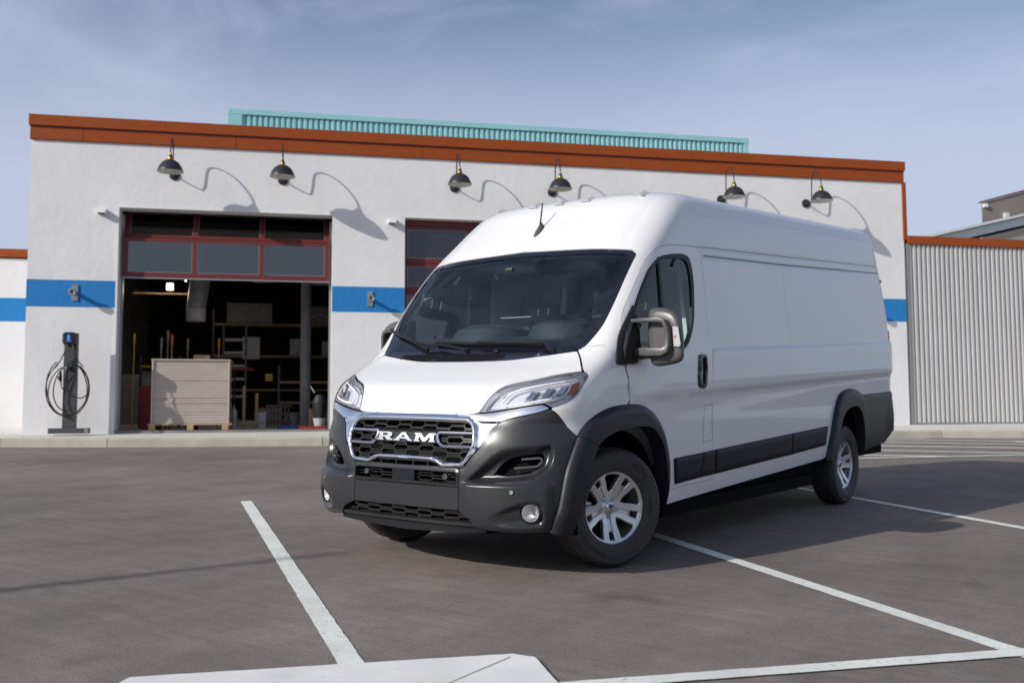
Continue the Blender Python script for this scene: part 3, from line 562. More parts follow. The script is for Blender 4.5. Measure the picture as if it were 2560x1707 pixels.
for x_ in (-.735,.705): b=MB(); b.box((x_-.014,-.424,0),(x_+.014,-.411,1.236)); b.build('edge_protector',M['ply2'],sk,smooth=None)
cbx=thing('small_box','crumpled brown parcel lying on top of the wrapped board stack','box',ft(-3.22,.85,2.048)); b=MB(); b.rbox((-.16,-.12,0),(.16,.12,.12),.03); b.build('parcel',M['card'],cbx)
# clutter, each thing on its own
rods=[(-4.60,1.2,1.75,'yellow','yellow rod','tall yellow rod standing against the left jamb inside the garage'),(-4.12,1.6,1.7,'inmetal','steel rod','thin grey rod standing left of the board stack'),(-3.98,1.5,1.85,'card','wood pole','thin brown pole standing beside the grey rod'),(-3.88,1.35,1.75,'ornj','orange rod','orange topped rod just left of the board stack'),(-3.62,1.9,1.70,'card','wood pole','short brown pole rising behind the board stack left part'),(-2.98+.0,1.9,1.72,'ornj','orange rod','orange topped rod rising behind the board stack')]
for s,y,h,m,cat_,l in rods:
    r=thing('standing_rod',l,cat_,ft(s,y,.656)); b=MB(); b.tube([(0,0,0),(.01,.03,h)],.014,7); b.build('shaft',M['card'] if m=='ornj' else M[m],r); b=MB(); b.tube([(.01,.03,h),(.012,.032,h+.22)],.026,8); b.build('tip',M[m],r)
r=thing('barrier_bar','yellow and orange horizontal bar spanning the left side of the garage','barrier',ft(-4.55,2.0,1.98))
for i,(m,a,b_) in enumerate((('yellow',0,.62),('lampb',.62,.66),('ornj',.66,1.3),('redbox',1.3,2.3))): b=MB(); b.tube([(a,0,0-.02*a),(b_,0,-.02*b_)],.022,8); b.build('bar_segment',M[m],r)
def crate(name,l,cat_,s,y,z,w,d,h,m,lid=None):
    r=thing(name,l,cat_,ft(s,y,z)); t=.015
    for q0,q1 in (((-w/2,-d/2,0),(w/2,-d/2+t,h)),((-w/2,d/2-t,0),(w/2,d/2,h)),((-w/2,-d/2+t+.001,0),(-w/2+t,d/2-t-.001,h)),((w/2-t,-d/2+t+.001,0),(w/2,d/2-t-.001,h))): b=MB(); b.box(q0,q1); b.build('side_panel',M[m],r,smooth=None)
    b=MB(); b.box((-w/2+t+.001,-d/2+t+.001,0),(w/2-t-.001,d/2-t-.001,t)); b.build('bottom_panel',M[m],r,smooth=None)
    if lid: b=MB(); b.box((-w/2-.01,-d/2-.01,h+.001),(w/2+.01,d/2+.01,h+.03)); b.build('lid',M[lid],r,smooth=None)
    return r
def bucket(l,s,y,m='bucket',sc=1):
    r=thing('bucket',l,'bucket',ft(s,y,.656)@Matrix.Scale(sc,4)); b=MB(); b.lathe([(0,0),(.125,0),(.15,.33),(.158,.335),(.158,.35),(.146,.35),(.122,.02),(0,.02)],24); b.build('body',M[m],r)
    b=MB(); b.tube([(.155*math.cos(a),-.155*abs(math.sin(a))*0-.03,.33-.14*math.sin(a)) for a in np.linspace(0,math.pi,12)],.004,6); b.build('handle',M['grey'],r); return r
bucket('white plastic bucket on the garage floor right of the board stack',-2.06,1.9); bucket('grey bucket behind the dark rack near the round column',-1.42,2.3,'inmetal')
r=thing('dark_rack','low rack of dark slats on the garage floor between the two buckets','rack',ft(-1.72,1.8,.656))
for k in range(7): b=MB(); b.box((-.24+k*.075,0,0),(-.205+k*.075,.03,.50)); b.build('slat',M['lampb'],r,smooth=None)
for z_ in (.12,.30,.46): b=MB(); b.box((-.26,.031,z_),(.30,.06,z_+.05)); b.build('rail',M['redframe'],r,smooth=None)
crate('cardboard_box','brown cardboard box on the garage floor by the right jamb','box',-.90,1.3,.656,.34,.3,.42,'card'); crate('plastic_tray','blue plastic tray on the garage floor beside the column','tray',-1.45,1.2,.656,.5,.3,.07,'bluebox'); crate('plastic_tray','red plastic tray on the garage floor near the right jamb','tray',-1.0,.85,.656,.55,.25,.06,'redbox')
r=thing('funnel_bag','black bag in a white holder standing by the right jamb inside the garage','bag',ft(-.84,.95,.656)); b=MB(); b.lathe([(.0,.05),(.08,.1),(.15,.35),(.17,.55),(.10,.70),(.02,.72)],16); b.build('bag_body',M['lampb'],r); b=MB(); b.lathe([(.0,.045),(.10,.05),(.15,.22),(.156,.22),(.11,.03)],16); b.build('holder',M['bucket'],r); b=MB(); b.tube([(-.12,-.1,.75),(-.2,-.12,.88)],.014,6); b.build('tag',M['bucket'],r)
def shelf(l,s0,s1,y,levels,depth,m='card',posts=True):
    r=thing('shelving',l,'shelving',ft(s0,y,.656)); w=s1-s0
    for z_ in levels: b=MB(); b.box((0,0,z_),(w,depth,z_+.05)); b.build('shelf_board',M[m],r,smooth=None)
    if posts:
        for x_ in (0,w-.05): b=MB(); b.box((x_,-.012,0),(x_+.05,-.001,levels[-1]+.4)); b.build('post',M['lampb'],r,smooth=None)
    return r
shelf('dark workbench shelving along the back of the open garage',-3.4,.3,5.6,[.9,1.75,2.55],.6)
shelf('timber rack with low crossbar right of the column inside the garage',-1.75,.25,3.2,[.55,1.02],.5)
shelf('tall narrow shelf unit behind the board stack',-3.0,-2.45,3.4,[.7,1.1,1.4,1.7,2.0],.4,'ply2')
its=[('storage_bin','pale grey angular bin on the back shelving above the board stack','bin',-2.45,5.7,1.70+.656,.42,.35,.55,'bucket'),('storage_bin','grey bin in the middle of the back shelving','bin',-1.25,5.7,2.456,.5,.35,.42,'inmetal'),('storage_bin','smaller grey bin beside the column on the back shelving','bin',-.55,5.7,2.456,.3,.35,.36,'inmetal'),('storage_bin','wide dark carton on the top shelf at the back left','carton',-2.5,5.7,3.256,1.1,.4,.5,'incol'),('storage_bin','wide dark carton on the top shelf at the back right','carton',-.6,5.7,3.256,1.0,.4,.45,'incol'),('storage_bin','dark cupboard against the left wall inside the garage','cupboard',-4.9,4.5,.656,.9,.5,1.25,'incol')]
for a in its: crate(*a)
r=thing('roof_truss_piece','pale folded metal strip lying on the top shelf at the back','metal strip',ft(-.75,5.45,3.32)); b=MB(); b.tube([(-.42,0,.0),(-.02,0,.20),(.0,0,.20),(.45,0,.02)],.025,6); b.build('strip',M['bucket'],r)
for s,y,z,m,l in ((-2.42,5.4,3.30,'green','small green marker box on the front edge of the top shelf'),): crate('small_box',l,'box',s,y,z,.12,.08,.06,m)
for s,z,w_,l in ((-2.15,4.05,.42,'short pale strip light unlit near the garage ceiling'),(-.85,4.02,.55,'pale unlit strip light near the ceiling by the right jamb'),(-4.2,3.72,1.6,'long grey tray hanging below the ceiling at the left')): 
    r=thing('ceiling_tray',l,'ceiling fitting',ft(s,3.6,z)); b=MB(); b.box((-w_/2,0,0),(w_/2,.12,.035)); b.build('tray_body',M['bucket'] if w_<1 else M['card'],r,smooth=None); b=MB(); b.box((-w_/2+.05,.04,.036),(-w_/2+.07,.08,.16)); b.build('hanger',M['lampb'],r,smooth=None)
for s,y,h,l in ((-2.42,1.7,.75,'upright wooden leg of the broken pallet right of the board stack'),(-2.16,1.8,.6,'second, shorter wooden leg right of the board stack')):
    r=thing('timber_offcut',l,'timber',ft(s,y,.656)); b=MB(); b.box((-.03,-.02,.16),(.03,.02,.16+h)); b.build('post',M['wood'],r,smooth=None,bevel=.003); b=MB(); b.box((-.12,-.04,.10),(.16,.04,.159)); b.build('foot',M['wood'],r,smooth=None)
for nm_,l_,cat_,s_,y_,z_,w_,d_,h_,m_ in [('wooden_crate','brown timber crate on the floor under the rack right of the board stack','crate',-1.95,3.35,.656,.55,.4,.45,'card'),('wooden_crate','second timber crate beside the round column under the rack','crate',-.75,3.35,.656,.6,.4,.40,'card'),('storage_bin','yellow lidded tub on the low rack right of the board stack','tub',-1.95,3.3,1.73,.16,.14,.16,'yellow'),('storage_bin','green tub on the shelf at the left behind the yellow rod','tub',-4.45,2.6,1.20,.22,.2,.22,'green'),('storage_bin','pale box on the left shelf beside the green tub','box',-4.05,2.6,1.55,.2,.2,.22,'bucket'),('storage_bin','dark red case on the floor at the left of the garage','case',-4.35,1.7,.656,.3,.3,.9,'redbox')]: crate(nm_,l_,cat_,s_,y_,z_,w_,d_,h_,m_)
shelf('low steel shelving on the left side of the open garage',-4.66,-3.8,2.5,[.5,.85,1.2],.4,'incol')
r=thing('gas_bottle','slim grey bottle standing just right of the board stack','bottle',ft(-2.62,1.6,.656)); b=MB(); b.lathe([(0,0),(.07,0),(.075,.02),(.075,.36),(.05,.42),(.02,.44),(.02,.50),(0,.50)],18); b.build('body',M['inmetal'],r); b=MB(); b.tube([(0,0,.5),(0,.02,1.25)],.016,6); b.build('hose',M['lampb'],r)
# unseen buildings across the lot, put in for their reflections in paint and glass
for nm_,lb_,mw_,L_,H_ in (('warehouse','long pale warehouse across the lot behind the viewpoint',Matrix.Translation((-30,-52,0))@Matrix.Rotation(math.radians(12),4,'Z'),70,6.2),('warehouse','unseen grey warehouse added off to the right for its reflection in the van side',Matrix.Translation((38,-20,0))@Matrix.Rotation(math.radians(78),4,'Z'),60,4.6)):
    r=thing(nm_,lb_,'building',mw_)
    b=MB(); b.box((0,-12,0),(L_,0,H_)); b.build('wall',M['farroof'] if H_<6 else M['shedwall'],r,smooth=None); b=MB(); b.box((-.3,-12.3,H_+.005),(L_+.3,.3,H_+.35)); b.build('roof_edge',M['farroof'],r,smooth=None)
    for k in range(int(L_/7)): b=MB(); b.box((3+k*7,.005 if H_>6 else -.0,.02),(6.4+k*7,.08,3.4)); b.build('roller_door',M['farroof'] if k%2 else M['incol'],r,smooth=None)
# off-camera street pole whose long shadow crosses the asphalt in front of the van
pl=thing('street_pole','tall slim steel pole standing on the asphalt behind the viewpoint','pole',Matrix.Translation((-5.62,-16.6,0)))
b=MB(); b.tube([(0,0,0),(0,0,4),(0,0,8.15)],[.085,.065,.045],14); b.build('shaft',M['grey'],pl); b=MB(); b.lathe([(.0,.03),(.16,.03),(.18,0)],16); b.build('base_flange',M['grey'],pl)
# ------------------------------------------------------------------ the van body surface: plan curves stacked over the height
K=.037
#      t     z     y0     w     L    e    yr
TAB=np.array([
 [0.10, 0.10, -.780, .930, .66, 2.8, 5.25],
 [0.22, 0.22, -.870, .975, .66, 2.9, 5.33],
 [0.30, 0.30, -.912, 1.003, .66, 3.0, 5.36],
 [0.45, 0.45, -.925, 1.020, .62, 3.3, 5.37],
 [0.60, 0.60, -.922, 1.025, .63, 3.2, 5.375],
 [0.80, 0.80, -.905, 1.026, .65, 3.1, 5.375],
 [0.92, 0.92, -.872, 1.025, .67, 3.1, 5.37],
 [0.975,0.975,-.838, 1.026, .67, 3.5, 5.37],
 [1.02, 1.02, -.802, 1.027, .64, 3.9, 5.37],
 [1.10, 1.10, -.742, 1.027, .62, 4.3, 5.37],
 [1.15, 1.15, -.690, 1.027, .61, 4.5, 5.37],
 [1.20, 1.20, -.592, 1.026, .59, 4.7, 5.37],
 [1.25, 1.25, -.480, 1.026, .55, 5.1, 5.37],
 [1.30, 1.30, -.362, 1.025, .50, 5.6, 5.365],
 [1.38, 1.38, -.235, 1.022, .45, 6.2, 5.355],
 [1.65, 1.65, -.027, 1.003, .45, 6.0, 5.31],
 [1.91, 1.91, .168, .976, .48, 5.0, 5.25],
 [2.05, 2.05, .300, .958, .50, 4.5, 5.22],
 [2.16, 2.16, .425, .944, .52, 4.2, 5.20],
 [2.30, 2.30, .590, .920, .53, 4.0, 5.17],
 [2.40, 2.395,.700, .885, .53, 3.8, 5.13],
 [2.50, 2.450,.790, .825, .53, 3.6, 5.07],
 [2.60, 2.478,.890, .720, .52, 3.4, 4.98],
 [2.80, 2.496,1.18, .480, .45, 3.0, 4.75],
 [3.10, 2.504,1.75, .200, .25, 2.6, 3.80],
 [3.30, 2.506,2.40, .0006, .02, 2.2, 2.70]])
def pchip(x,X,Y):
    x=np.clip(np.asarray(x,float),X[0],X[-1])
    h=np.diff(X);d=np.diff(Y)/h
    m=np.zeros(len(X)); m[0]=d[0];m[-1]=d[-1]
    for i in range(1,len(X)-1):
        if d[i-1]*d[i]>0:
            a=2*h[i]+h[i-1];b=h[i]+2*h[i-1]; m[i]=(a+b)/(a/d[i-1]+b/d[i])
    i=np.clip(np.searchsorted(X,x,side='right')-1,0,len(X)-2)
    t=(x-X[i])/h[i]
    return (2*t**3-3*t*t+1)*Y[i]+(t**3-2*t*t+t)*h[i]*m[i]+(-2*t**3+3*t*t)*Y[i+1]+(t**3-t*t)*h[i]*m[i+1]
NT,NS=640,160
_T=np.linspace(.10,3.30,NT)
_C=[pchip(_T,TAB[:,0],TAB[:,k]) for k in range(1,7)]
_ph=np.linspace(0,np.pi/2,NS)
_w,_L,_e,_y0=_C[2][:,None],_C[3][:,None],_C[4][:,None],_C[1][:,None]
_X=_w*np.sin(_ph)**(2/_e); _Y=_y0+_L*(1-np.cos(_ph)**(2/_e))
_A=np.concatenate([np.zeros((NT,1)),np.cumsum(np.hypot(np.diff(_X,axis=1),np.diff(_Y,axis=1)),axis=1)],axis=1)
NG=200;_g=np.linspace(0,1,NG)
_GX=np.array([np.interp(_g*_A[i,-1],_A[i],_X[i]) for i in range(NT)])
_GY=np.array([np.interp(_g*_A[i,-1],_A[i],_Y[i]) for i in range(NT)])
_ST=_A[:,-1]; RC=.09
def _bil(G,i,f,gi,gf):
    return (G[i,gi]*(1-gf)+G[i,gi+1]*gf)*(1-f)+(G[i+1,gi]*(1-gf)+G[i+1,gi+1]*gf)*f
def smap(s,t,side=False):
    """s: arc length from the centreline (or y-like when side), t -> xyz"""
    s,t=np.broadcast_arrays(np.asarray(s,float),np.asarray(t,float))
    q=np.clip((t-.10)/(3.2)*(NT-1),0,NT-1.001); i=q.astype(int); f=q-i
    L=lambda a:a[i]*(1-f)+a[i+1]*f
    z,y0,w,Ln,e,yr=[L(c) for c in _C]; st=L(_ST)
    if side: s=s-(y0+Ln)+st
    sg=np.where(s<0,-1.,1.); a=np.abs(s)
    g=np.clip(a/st,0,1)*(NG-1); gi=np.minimum(g.astype(int),NG-2); gf=g-gi
    x=_bil(_GX,i,f,gi,gf); y=_bil(_GY,i,f,gi,gf)
    over=a-st; y=np.where(over>0,y0+Ln+over,y)
    # rear corner
    rc=np.minimum(RC,w*.9); ys=yr-rc; o2=y-ys
    th=np.clip(o2/rc,0,np.pi/2); o3=np.maximum(o2-rc*np.pi/2,0)
    x=np.where(o2>0,w-rc+rc*np.cos(th)-o3,x); y=np.where(o2>0,ys+rc*np.sin(th),y)
    x=np.maximum(x,0)
    # tail/nose widen: slight plan bow of the long side
    return np.stack([sg*x,y,z+K*y+.0135*y*np.clip((z-1.25)/.8,0,1)],-1)
def nrm(s,t,side=False,h=2e-3):
    a=smap(s+h,t,side)-smap(s-h,t,side); b=smap(s,t+h,side)-smap(s,t-h,side)
    n=np.cross(a,b); n/=np.maximum(np.linalg.norm(n,axis=-1,keepdims=True),1e-9)
    return n
def arrays(t):
    q=np.clip((np.asarray(t,float)-.10)/(3.2)*(NT-1),0,NT-1.001); i=q.astype(int); f=q-i
    return [a[i]*(1-f)+a[i+1]*f for a in (_C[1],_C[2],_C[3],_C[5],_ST)]
def u2s(u,t):
    y0,w,Ln,yr,st=arrays(t); return u-(y0+Ln)+st
def U(pts): return [(float(u2s(a,b)),b) for a,b in pts]
def send(t):
    y0,w,Ln,yr,st=arrays(t); rc=np.minimum(RC,w*.9); return st+(yr-rc-(y0+Ln))+rc*np.pi/2+(w-rc)
def sym(half): return list(half)+[(-a,b) for a,b in reversed(half) if abs(a)>1e-6]
def spt(s,t,off=0):
    V=smap(s,t); n=nrm(s,t); return V+n*np.asarray(off)[...,None] if np.ndim(off) else V+n*off
def panel(name,outer,m,parent,holes=(),res=.03,off=0,disp=None,gap=.0028,skirt=.012,skirtmat=0,mirror=False,extra=(),rows=None,weld=False,hgap=None,**k):
    o=inset(resamp(outer,res),gap) if gap else outer
    hg=gap if hgap is None else hgap
    hs=[inset(resamp(h,res),-hg) if hg else h for h in holes]
    P,T=cdt(o,hs,res,extra,rows=rows)
    s,t=P[:,0],P[:,1]; V=smap(s,t); n=nrm(s,t); d=off+(disp(s,t) if disp else 0); V=V+n*(d[:,None] if np.ndim(d) else d)
    if weld:
        V2=V*np.array([-1,1,1]); n2=n*np.array([-1,1,1]); A=np.concatenate([V,V2]); An=np.concatenate([n,n2]); T2=np.concatenate([T,T[:,::-1]+len(V)])
        mid=np.where(np.abs(V[:,0])<.004)[0]; mp=np.arange(len(A)); mp[mid+len(V)]=mid; A[mid,0]=0; T2=mp[T2]; V,n,T=A,An,T2
    elif mirror:
        V=V*np.array([-1,1,1]); n=n*np.array([-1,1,1]); T=T[:,::-1]
    return link(name,tri_mesh(name,V,T,n,skirt,skirtmat),m,parent,**k)
def ribbon(mb,pts,w,o0,o1,closed=False,mirror=False,dz=None):
    """bar following the body surface: width w in the surface, from offset o0 to o1"""
    P=np.array(pts,float); k=len(P)
    A=np.roll(P,1,0);B=np.roll(P,-1,0)
    if not closed: A[0]=P[0]; B[-1]=P[-1]
    V=smap(P[:,0],P[:,1]); n=nrm(P[:,0],P[:,1]); TA=smap(B[:,0],B[:,1])-smap(A[:,0],A[:,1]); TA/=np.linalg.norm(TA,axis=1,keepdims=True)+1e-9
    S_=np.cross(n,TA); c=[V+S_*w/2+n*o0,V-S_*w/2+n*o0,V-S_*w/2+n*o1,V+S_*w/2+n*o1]
    X=np.stack(c,1)
    if mirror: X=X*np.array([-1,1,1])
    fs=[]
    for i in range(k if closed else k-1):
        j=(i+1)%k
        for q in range(4): fs.append((i*4+q,i*4+(q+1)%4,j*4+(q+1)%4,j*4+q))
    if not closed: fs+=[(0,1,2,3),((k-1)*4+3,(k-1)*4+2,(k-1)*4+1,(k-1)*4)]
    mb.add(X.reshape(-1,3),fs)
def stube(mb,pts,r,off,n=8,closed=False,mirror=False):
    P=np.array(pts,float); V=smap(P[:,0],P[:,1])+nrm(P[:,0],P[:,1])*(np.asarray(off)[:,None] if np.ndim(off) else off)
    if mirror: V=V*np.array([-1,1,1])
    mb.tube([tuple(v) for v in V],r,n,closed)
cs=lambda pts,n=4: smooth2(pts,n,False)
# ------------------------------------------------------------------ outlines on the body surface (arc length from the centreline, height)
WIN_R=[(0,2.055),(.182,2.048),(.567,2.033),(.798,2.014),(.885,2.004),(.921,1.981),(.93,1.954),(.930,1.86),(.929,1.732),(.925,1.624),(.913,1.527),(.897,1.47),(.875,1.414),(.858,1.377)]
WIN_B=[(.824,1.351),(.717,1.338),(.538,1.318),(.341,1.302),(0,1.298)]
wr=cs(WIN_R[:5])[:-1]+cs(WIN_R[4:7])[:-1]+cs(WIN_R[6:]+WIN_B[:1])[:-1]; wb=cs(WIN_B)
WIND=sym(wr+wb)
GL=cs([(0,2.02),(.203,2.015),(.589,1.998),(.840,1.981)])+cs([(.868,1.970),(.882,1.945),(.883,1.704),(.866,1.548),(.823,1.501),(.743,1.446),(.624,1.42),(.321,1.421),(0,1.425)])
GLASS=sym(GL)
GLASS_N=[(.172,1.905),(-.172,1.905),(-.187,2.03),(.187,2.03)]
LIP=[(0,.988),(.293,.988),(.470,.990)]
HL_IN=[(.502,.998),(.516,1.038),(.538,1.087),(.564,1.121),(.599,1.147),(.659,1.167),(.764,1.187),(.86,1.209),(.928,1.219),(.996,1.226)]
HL_OUT=[(1.028,1.222),(1.054,1.209),(1.081,1.180),(1.095,1.130),(1.080,1.086),(1.046,1.060),(.992,1.039),(.950,1.028)]
HL_BOT=[(.930,1.033),(.910,1.045),(.888,1.050),(.817,1.042),(.701,1.024),(.579,1.005)]
HEAD=cs(HL_IN,3)+cs(HL_OUT,3)+cs(HL_BOT,3)
HGAP=[(1.004,1.226),(.962,1.252),(.908,1.290),(.868,1.322),(.831,1.349)]
hood_half=LIP+cs(HL_IN,3)+HGAP[1:]+wb[1:]
HOOD=sym(hood_half)
CH_BOT=[(.940,1.022),(.870,.998),(.758,.975),(.683,.955),(.639,.93),(.612,.904),(.593,.868),(.556,.798),(.507,.746),(.461,.688)]
ch_b=cs(CH_BOT,3)
CHROME=sym([(0,.984),(.465,.986),(.51,.993),(.585,1.001),(.70,1.019),(.81,1.037),(.885,1.045),(.905,1.040),(.925,1.030)]+ch_b+[(.440,.682),(.303,.682),(.262,.700),(.215,.716),(0,.719)])
GR_IN=sym([(0,.946),(.256,.945),(.434,.942)]+cs([(.434,.942),(.467,.931),(.489,.904),(.503,.853),(.503,.811),(.487,.773),(.458,.725)],3)+[(.440,.714),(.311,.708),(.266,.730),(.221,.741),(0,.743)])
B_EDGE=[(.948,1.015),(1.002,.978),(1.077,.905),(1.154,.853)]; B_E2=[(1.154,.853),(1.12,.764),(1.085,.663),(1.065,.561),(1.048,.468),(1.019,.39),(.986,.322)]
SEAM=.432
BUMP=[(SEAM,.682),(.440,.682)]+ch_b[::-1]+cs(B_EDGE,3)[:-1]+cs(B_E2,3)+[(.804,.322),(.586,.336),(.548,.352),(.531,.374),(.518,.396),(SEAM,.434)]
SCOOP=cs([(.47,.601),(.53,.652),(.623,.741),(.713,.794),(.845,.815),(.985,.818)],3)+cs([(1.007,.797),(1.012,.737),(.988,.678),(.928,.638),(.859,.618),(.68,.605)],3)
POCKET=cs([(.595,.402),(.731,.459),(.838,.494),(.924,.497),(.955,.466),(.958,.394),(.898,.358),(.676,.360)],3)
flF=cs([(-.522,.853),(-.44,.923),(-.326,.974),(-.158,1.004),(.06,1.005),(.213,.984),(.332,.928),(.43,.832),(.49,.706),(.518,.573),(.519,.442),(.493,.322)],4)
flFi=cs([(-.378,.788),(-.296,.831),(-.121,.863),(.098,.866),(.251,.845),(.368,.757),(.429,.632),(.469,.428),(.480,.322)],4)
flFf=cs([(-.378,.788),(-.455,.675),(-.491,.545),(-.531,.417),(-.572,.306)],4)
DOORF=[(.034,1.005),(.034,1.045),(.023,1.16),(-.012,1.256),(-.022,1.35),(-.015,1.466),(0,1.524),(.044,1.602),(.169,1.741),(.334,1.907),(.40,1.955),(.482,2.005),(.599,2.038),(.749,2.052),(.95,2.058),(1.147,2.060)]
DOORR=[(1.147,2.060),(1.142,1.90),(1.138,1.636),(1.146,1.349),(1.166,1.059),(1.186,.75),(1.194,.60),(1.2,.415)]
iu=min(range(len(flF)),key=lambda i:abs(flF[i][0]-.034) if flF[i][1]>.9 else 9)
il=min(range(len(flF)),key=lambda i:abs(flF[i][1]-.415) if flF[i][0]>.4 else 9)
FEND=U([(-.03,1.268)]+[(-.022,1.262),(.023,1.16),(.034,1.045)]+[flF[iu]]+flF[:iu][::-1])+cs(B_EDGE,3)[::-1][1:]+[(.946,1.022)]+cs(HL_OUT,3)[::-1]+[(1.006,1.228)]+HGAP[1:]+[(.858,1.377)]+[(.969,1.383),(1.03,1.354)]+U([(-.10,1.31)])
door_f=cs(DOORF,3); door_r=cs(DOORR,3)
DOOR=U(door_f[:-1]+door_r+[(.9,.415),(flF[il][0],.415)]+flF[iu+1:il+1][::-1])
WINO=cs([(.36,1.866),(.491,1.943),(.621,1.975),(.8,1.991),(.91,1.984),(.958,1.950),(.979,1.847),(.963,1.687),(.928,1.527),(.867,1.422),(.80,1.365),(.70,1.325),(.55,1.300)],4)+cs([(.30,1.290),(.05,1.288),(-.005,1.31),(-.004,1.40),(.014,1.466),(.069,1.524),(.14,1.622),(.237,1.742),(.36,1.866)],4)[:-1]
flR=cs([(3.423,.322),(3.48,.45),(3.532,.554),(3.603,.714),(3.703,.85),(3.828,.911),(4.052,.931),(4.257,.9),(4.385,.841),(4.461,.739),(4.506,.584),(4.499,.451),(4.464,.322)],4)
flRi=cs([(3.60,.322),(3.64,.47),(3.69,.58),(3.732,.647),(3.793,.702),(3.917,.754),(4.093,.765),(4.196,.746),(4.298,.669),(4.351,.542),(4.375,.43),(4.375,.322)],4)
ir=min(range(len(flR)),key=lambda i:abs(flR[i][1]-.851) if flR[i][0]>4.2 else 9)
def rear_run(t0,t1,n):
    return [(float(send(t)),float(t)) for t in np.linspace(t0,t1,n)]
SHELL=[(0,2.058)]+wr[1:]+[(.858,1.377),(.969,1.383),(1.03,1.354)]+U([(-.10,1.31),(-.03,1.268)]+[p for p in door_f if p[1]>1.27]+door_r[1:]+[(.9,.415),(flF[il][0],.415)]+flF[il:]+[(1.2,.328),(3.38,.338)]+flR[1:ir+1]+[(5.0,.851)])+rear_run(.851,3.3,60)+[(0,3.3),(0,2.6)]
# wheels: lathe about +Z = outboard, turned so that +Z -> X
def make_wheel(name,parent,mw,first):
    w=D_.objects.new(name,None); COL.objects.link(w); w.parent=parent; w.matrix_local=mw; w.empty_display_size=.1
    for o,ch in first:
        c=o.copy(); COL.objects.link(c); c.parent=w
    return w
TP=[(.212,-.088),(.214,-.098),(.232,-.104),(.27,-.113),(.31,-.1155),(.336,-.110),(.352,-.100),(.364,-.086)]
def tyre_meshes():
    half=[(.223,.088),(.225,.098),(.238,.104),(.2455,.107),(.247,.1085),(.252,.1085),(.27,.113),(.31,.1155),(.330,.1125),(.333,.1135),(.338,.1125),(.352,.102),(.364,.088),(.3695,.072)]
    tread=[]
    for h in (.058,.022,-.022,-.058): tread+=[(.3715,h+.006),(.363,h+.004),(.363,h-.004),(.3715,h-.006)]
    prof=half+tread+[(r,-h) for r,h in half[::-1]]
    n=216; vs=[];m=len(prof)
    for i,(r,h) in enumerate(prof):
        for k in range(n):
            a=2*math.pi*k/n; rr=r
            if r>.35 and abs(h)>.06 and k%3==0: rr=r-.0065
            if .36<r and abs(h)<.055 and r>.37 and k%6==0: rr=r-.003
            vs.append((rr*math.cos(a),rr*math.sin(a),h))
    fs=[(i*n+k,i*n+(k+1)%n,(i+1)*n+(k+1)%n,(i+1)*n+k) for i in range(m-1) for k in range(n)]
    mb=MB(); mb.add(vs,fs); return mb
def side_h(r):
    R_=[.232,.252,.27,.31,.33,.338,.352,.364]; H_=[.104,.1085,.113,.1155,.1125,.1125,.102,.088]; return float(np.interp(r,R_,H_))
def arc_text(txt,size,r0,amid,parent,m,name='lettering'):
    cu=D_.curves.new('t','FONT'); cu.body=txt; cu.size=size; cu.align_x='CENTER'; cu.resolution_u=3; cu.offset=.0012; cu.space_character=1.15
    o=D_.objects.new('t',cu); COL.objects.link(o); C.view_layer.update(); dg=C.evaluated_depsgraph_get(); me=D_.meshes.new_from_object(o.evaluated_get(dg))
    D_.objects.remove(o); D_.curves.remove(cu)
    bm=bmesh.new(); bm.from_mesh(me); bmesh.ops.subdivide_edges(bm,edges=[e for e in bm.edges if e.calc_length()>.012],cuts=2)
    for v in bm.verts:
        r=r0+v.co.y; a=amid-v.co.x/(r0+size*.35); v.co=(r*math.cos(a),r*math.sin(a),side_h(r)+.0012)
    bm.to_mesh(me); bm.free(); me.name=name
    return link(name,me,m,parent)
RIMH=lambda r: .030+.052*np.clip((np.asarray(r)-.04)/.165,0,1)**1.3
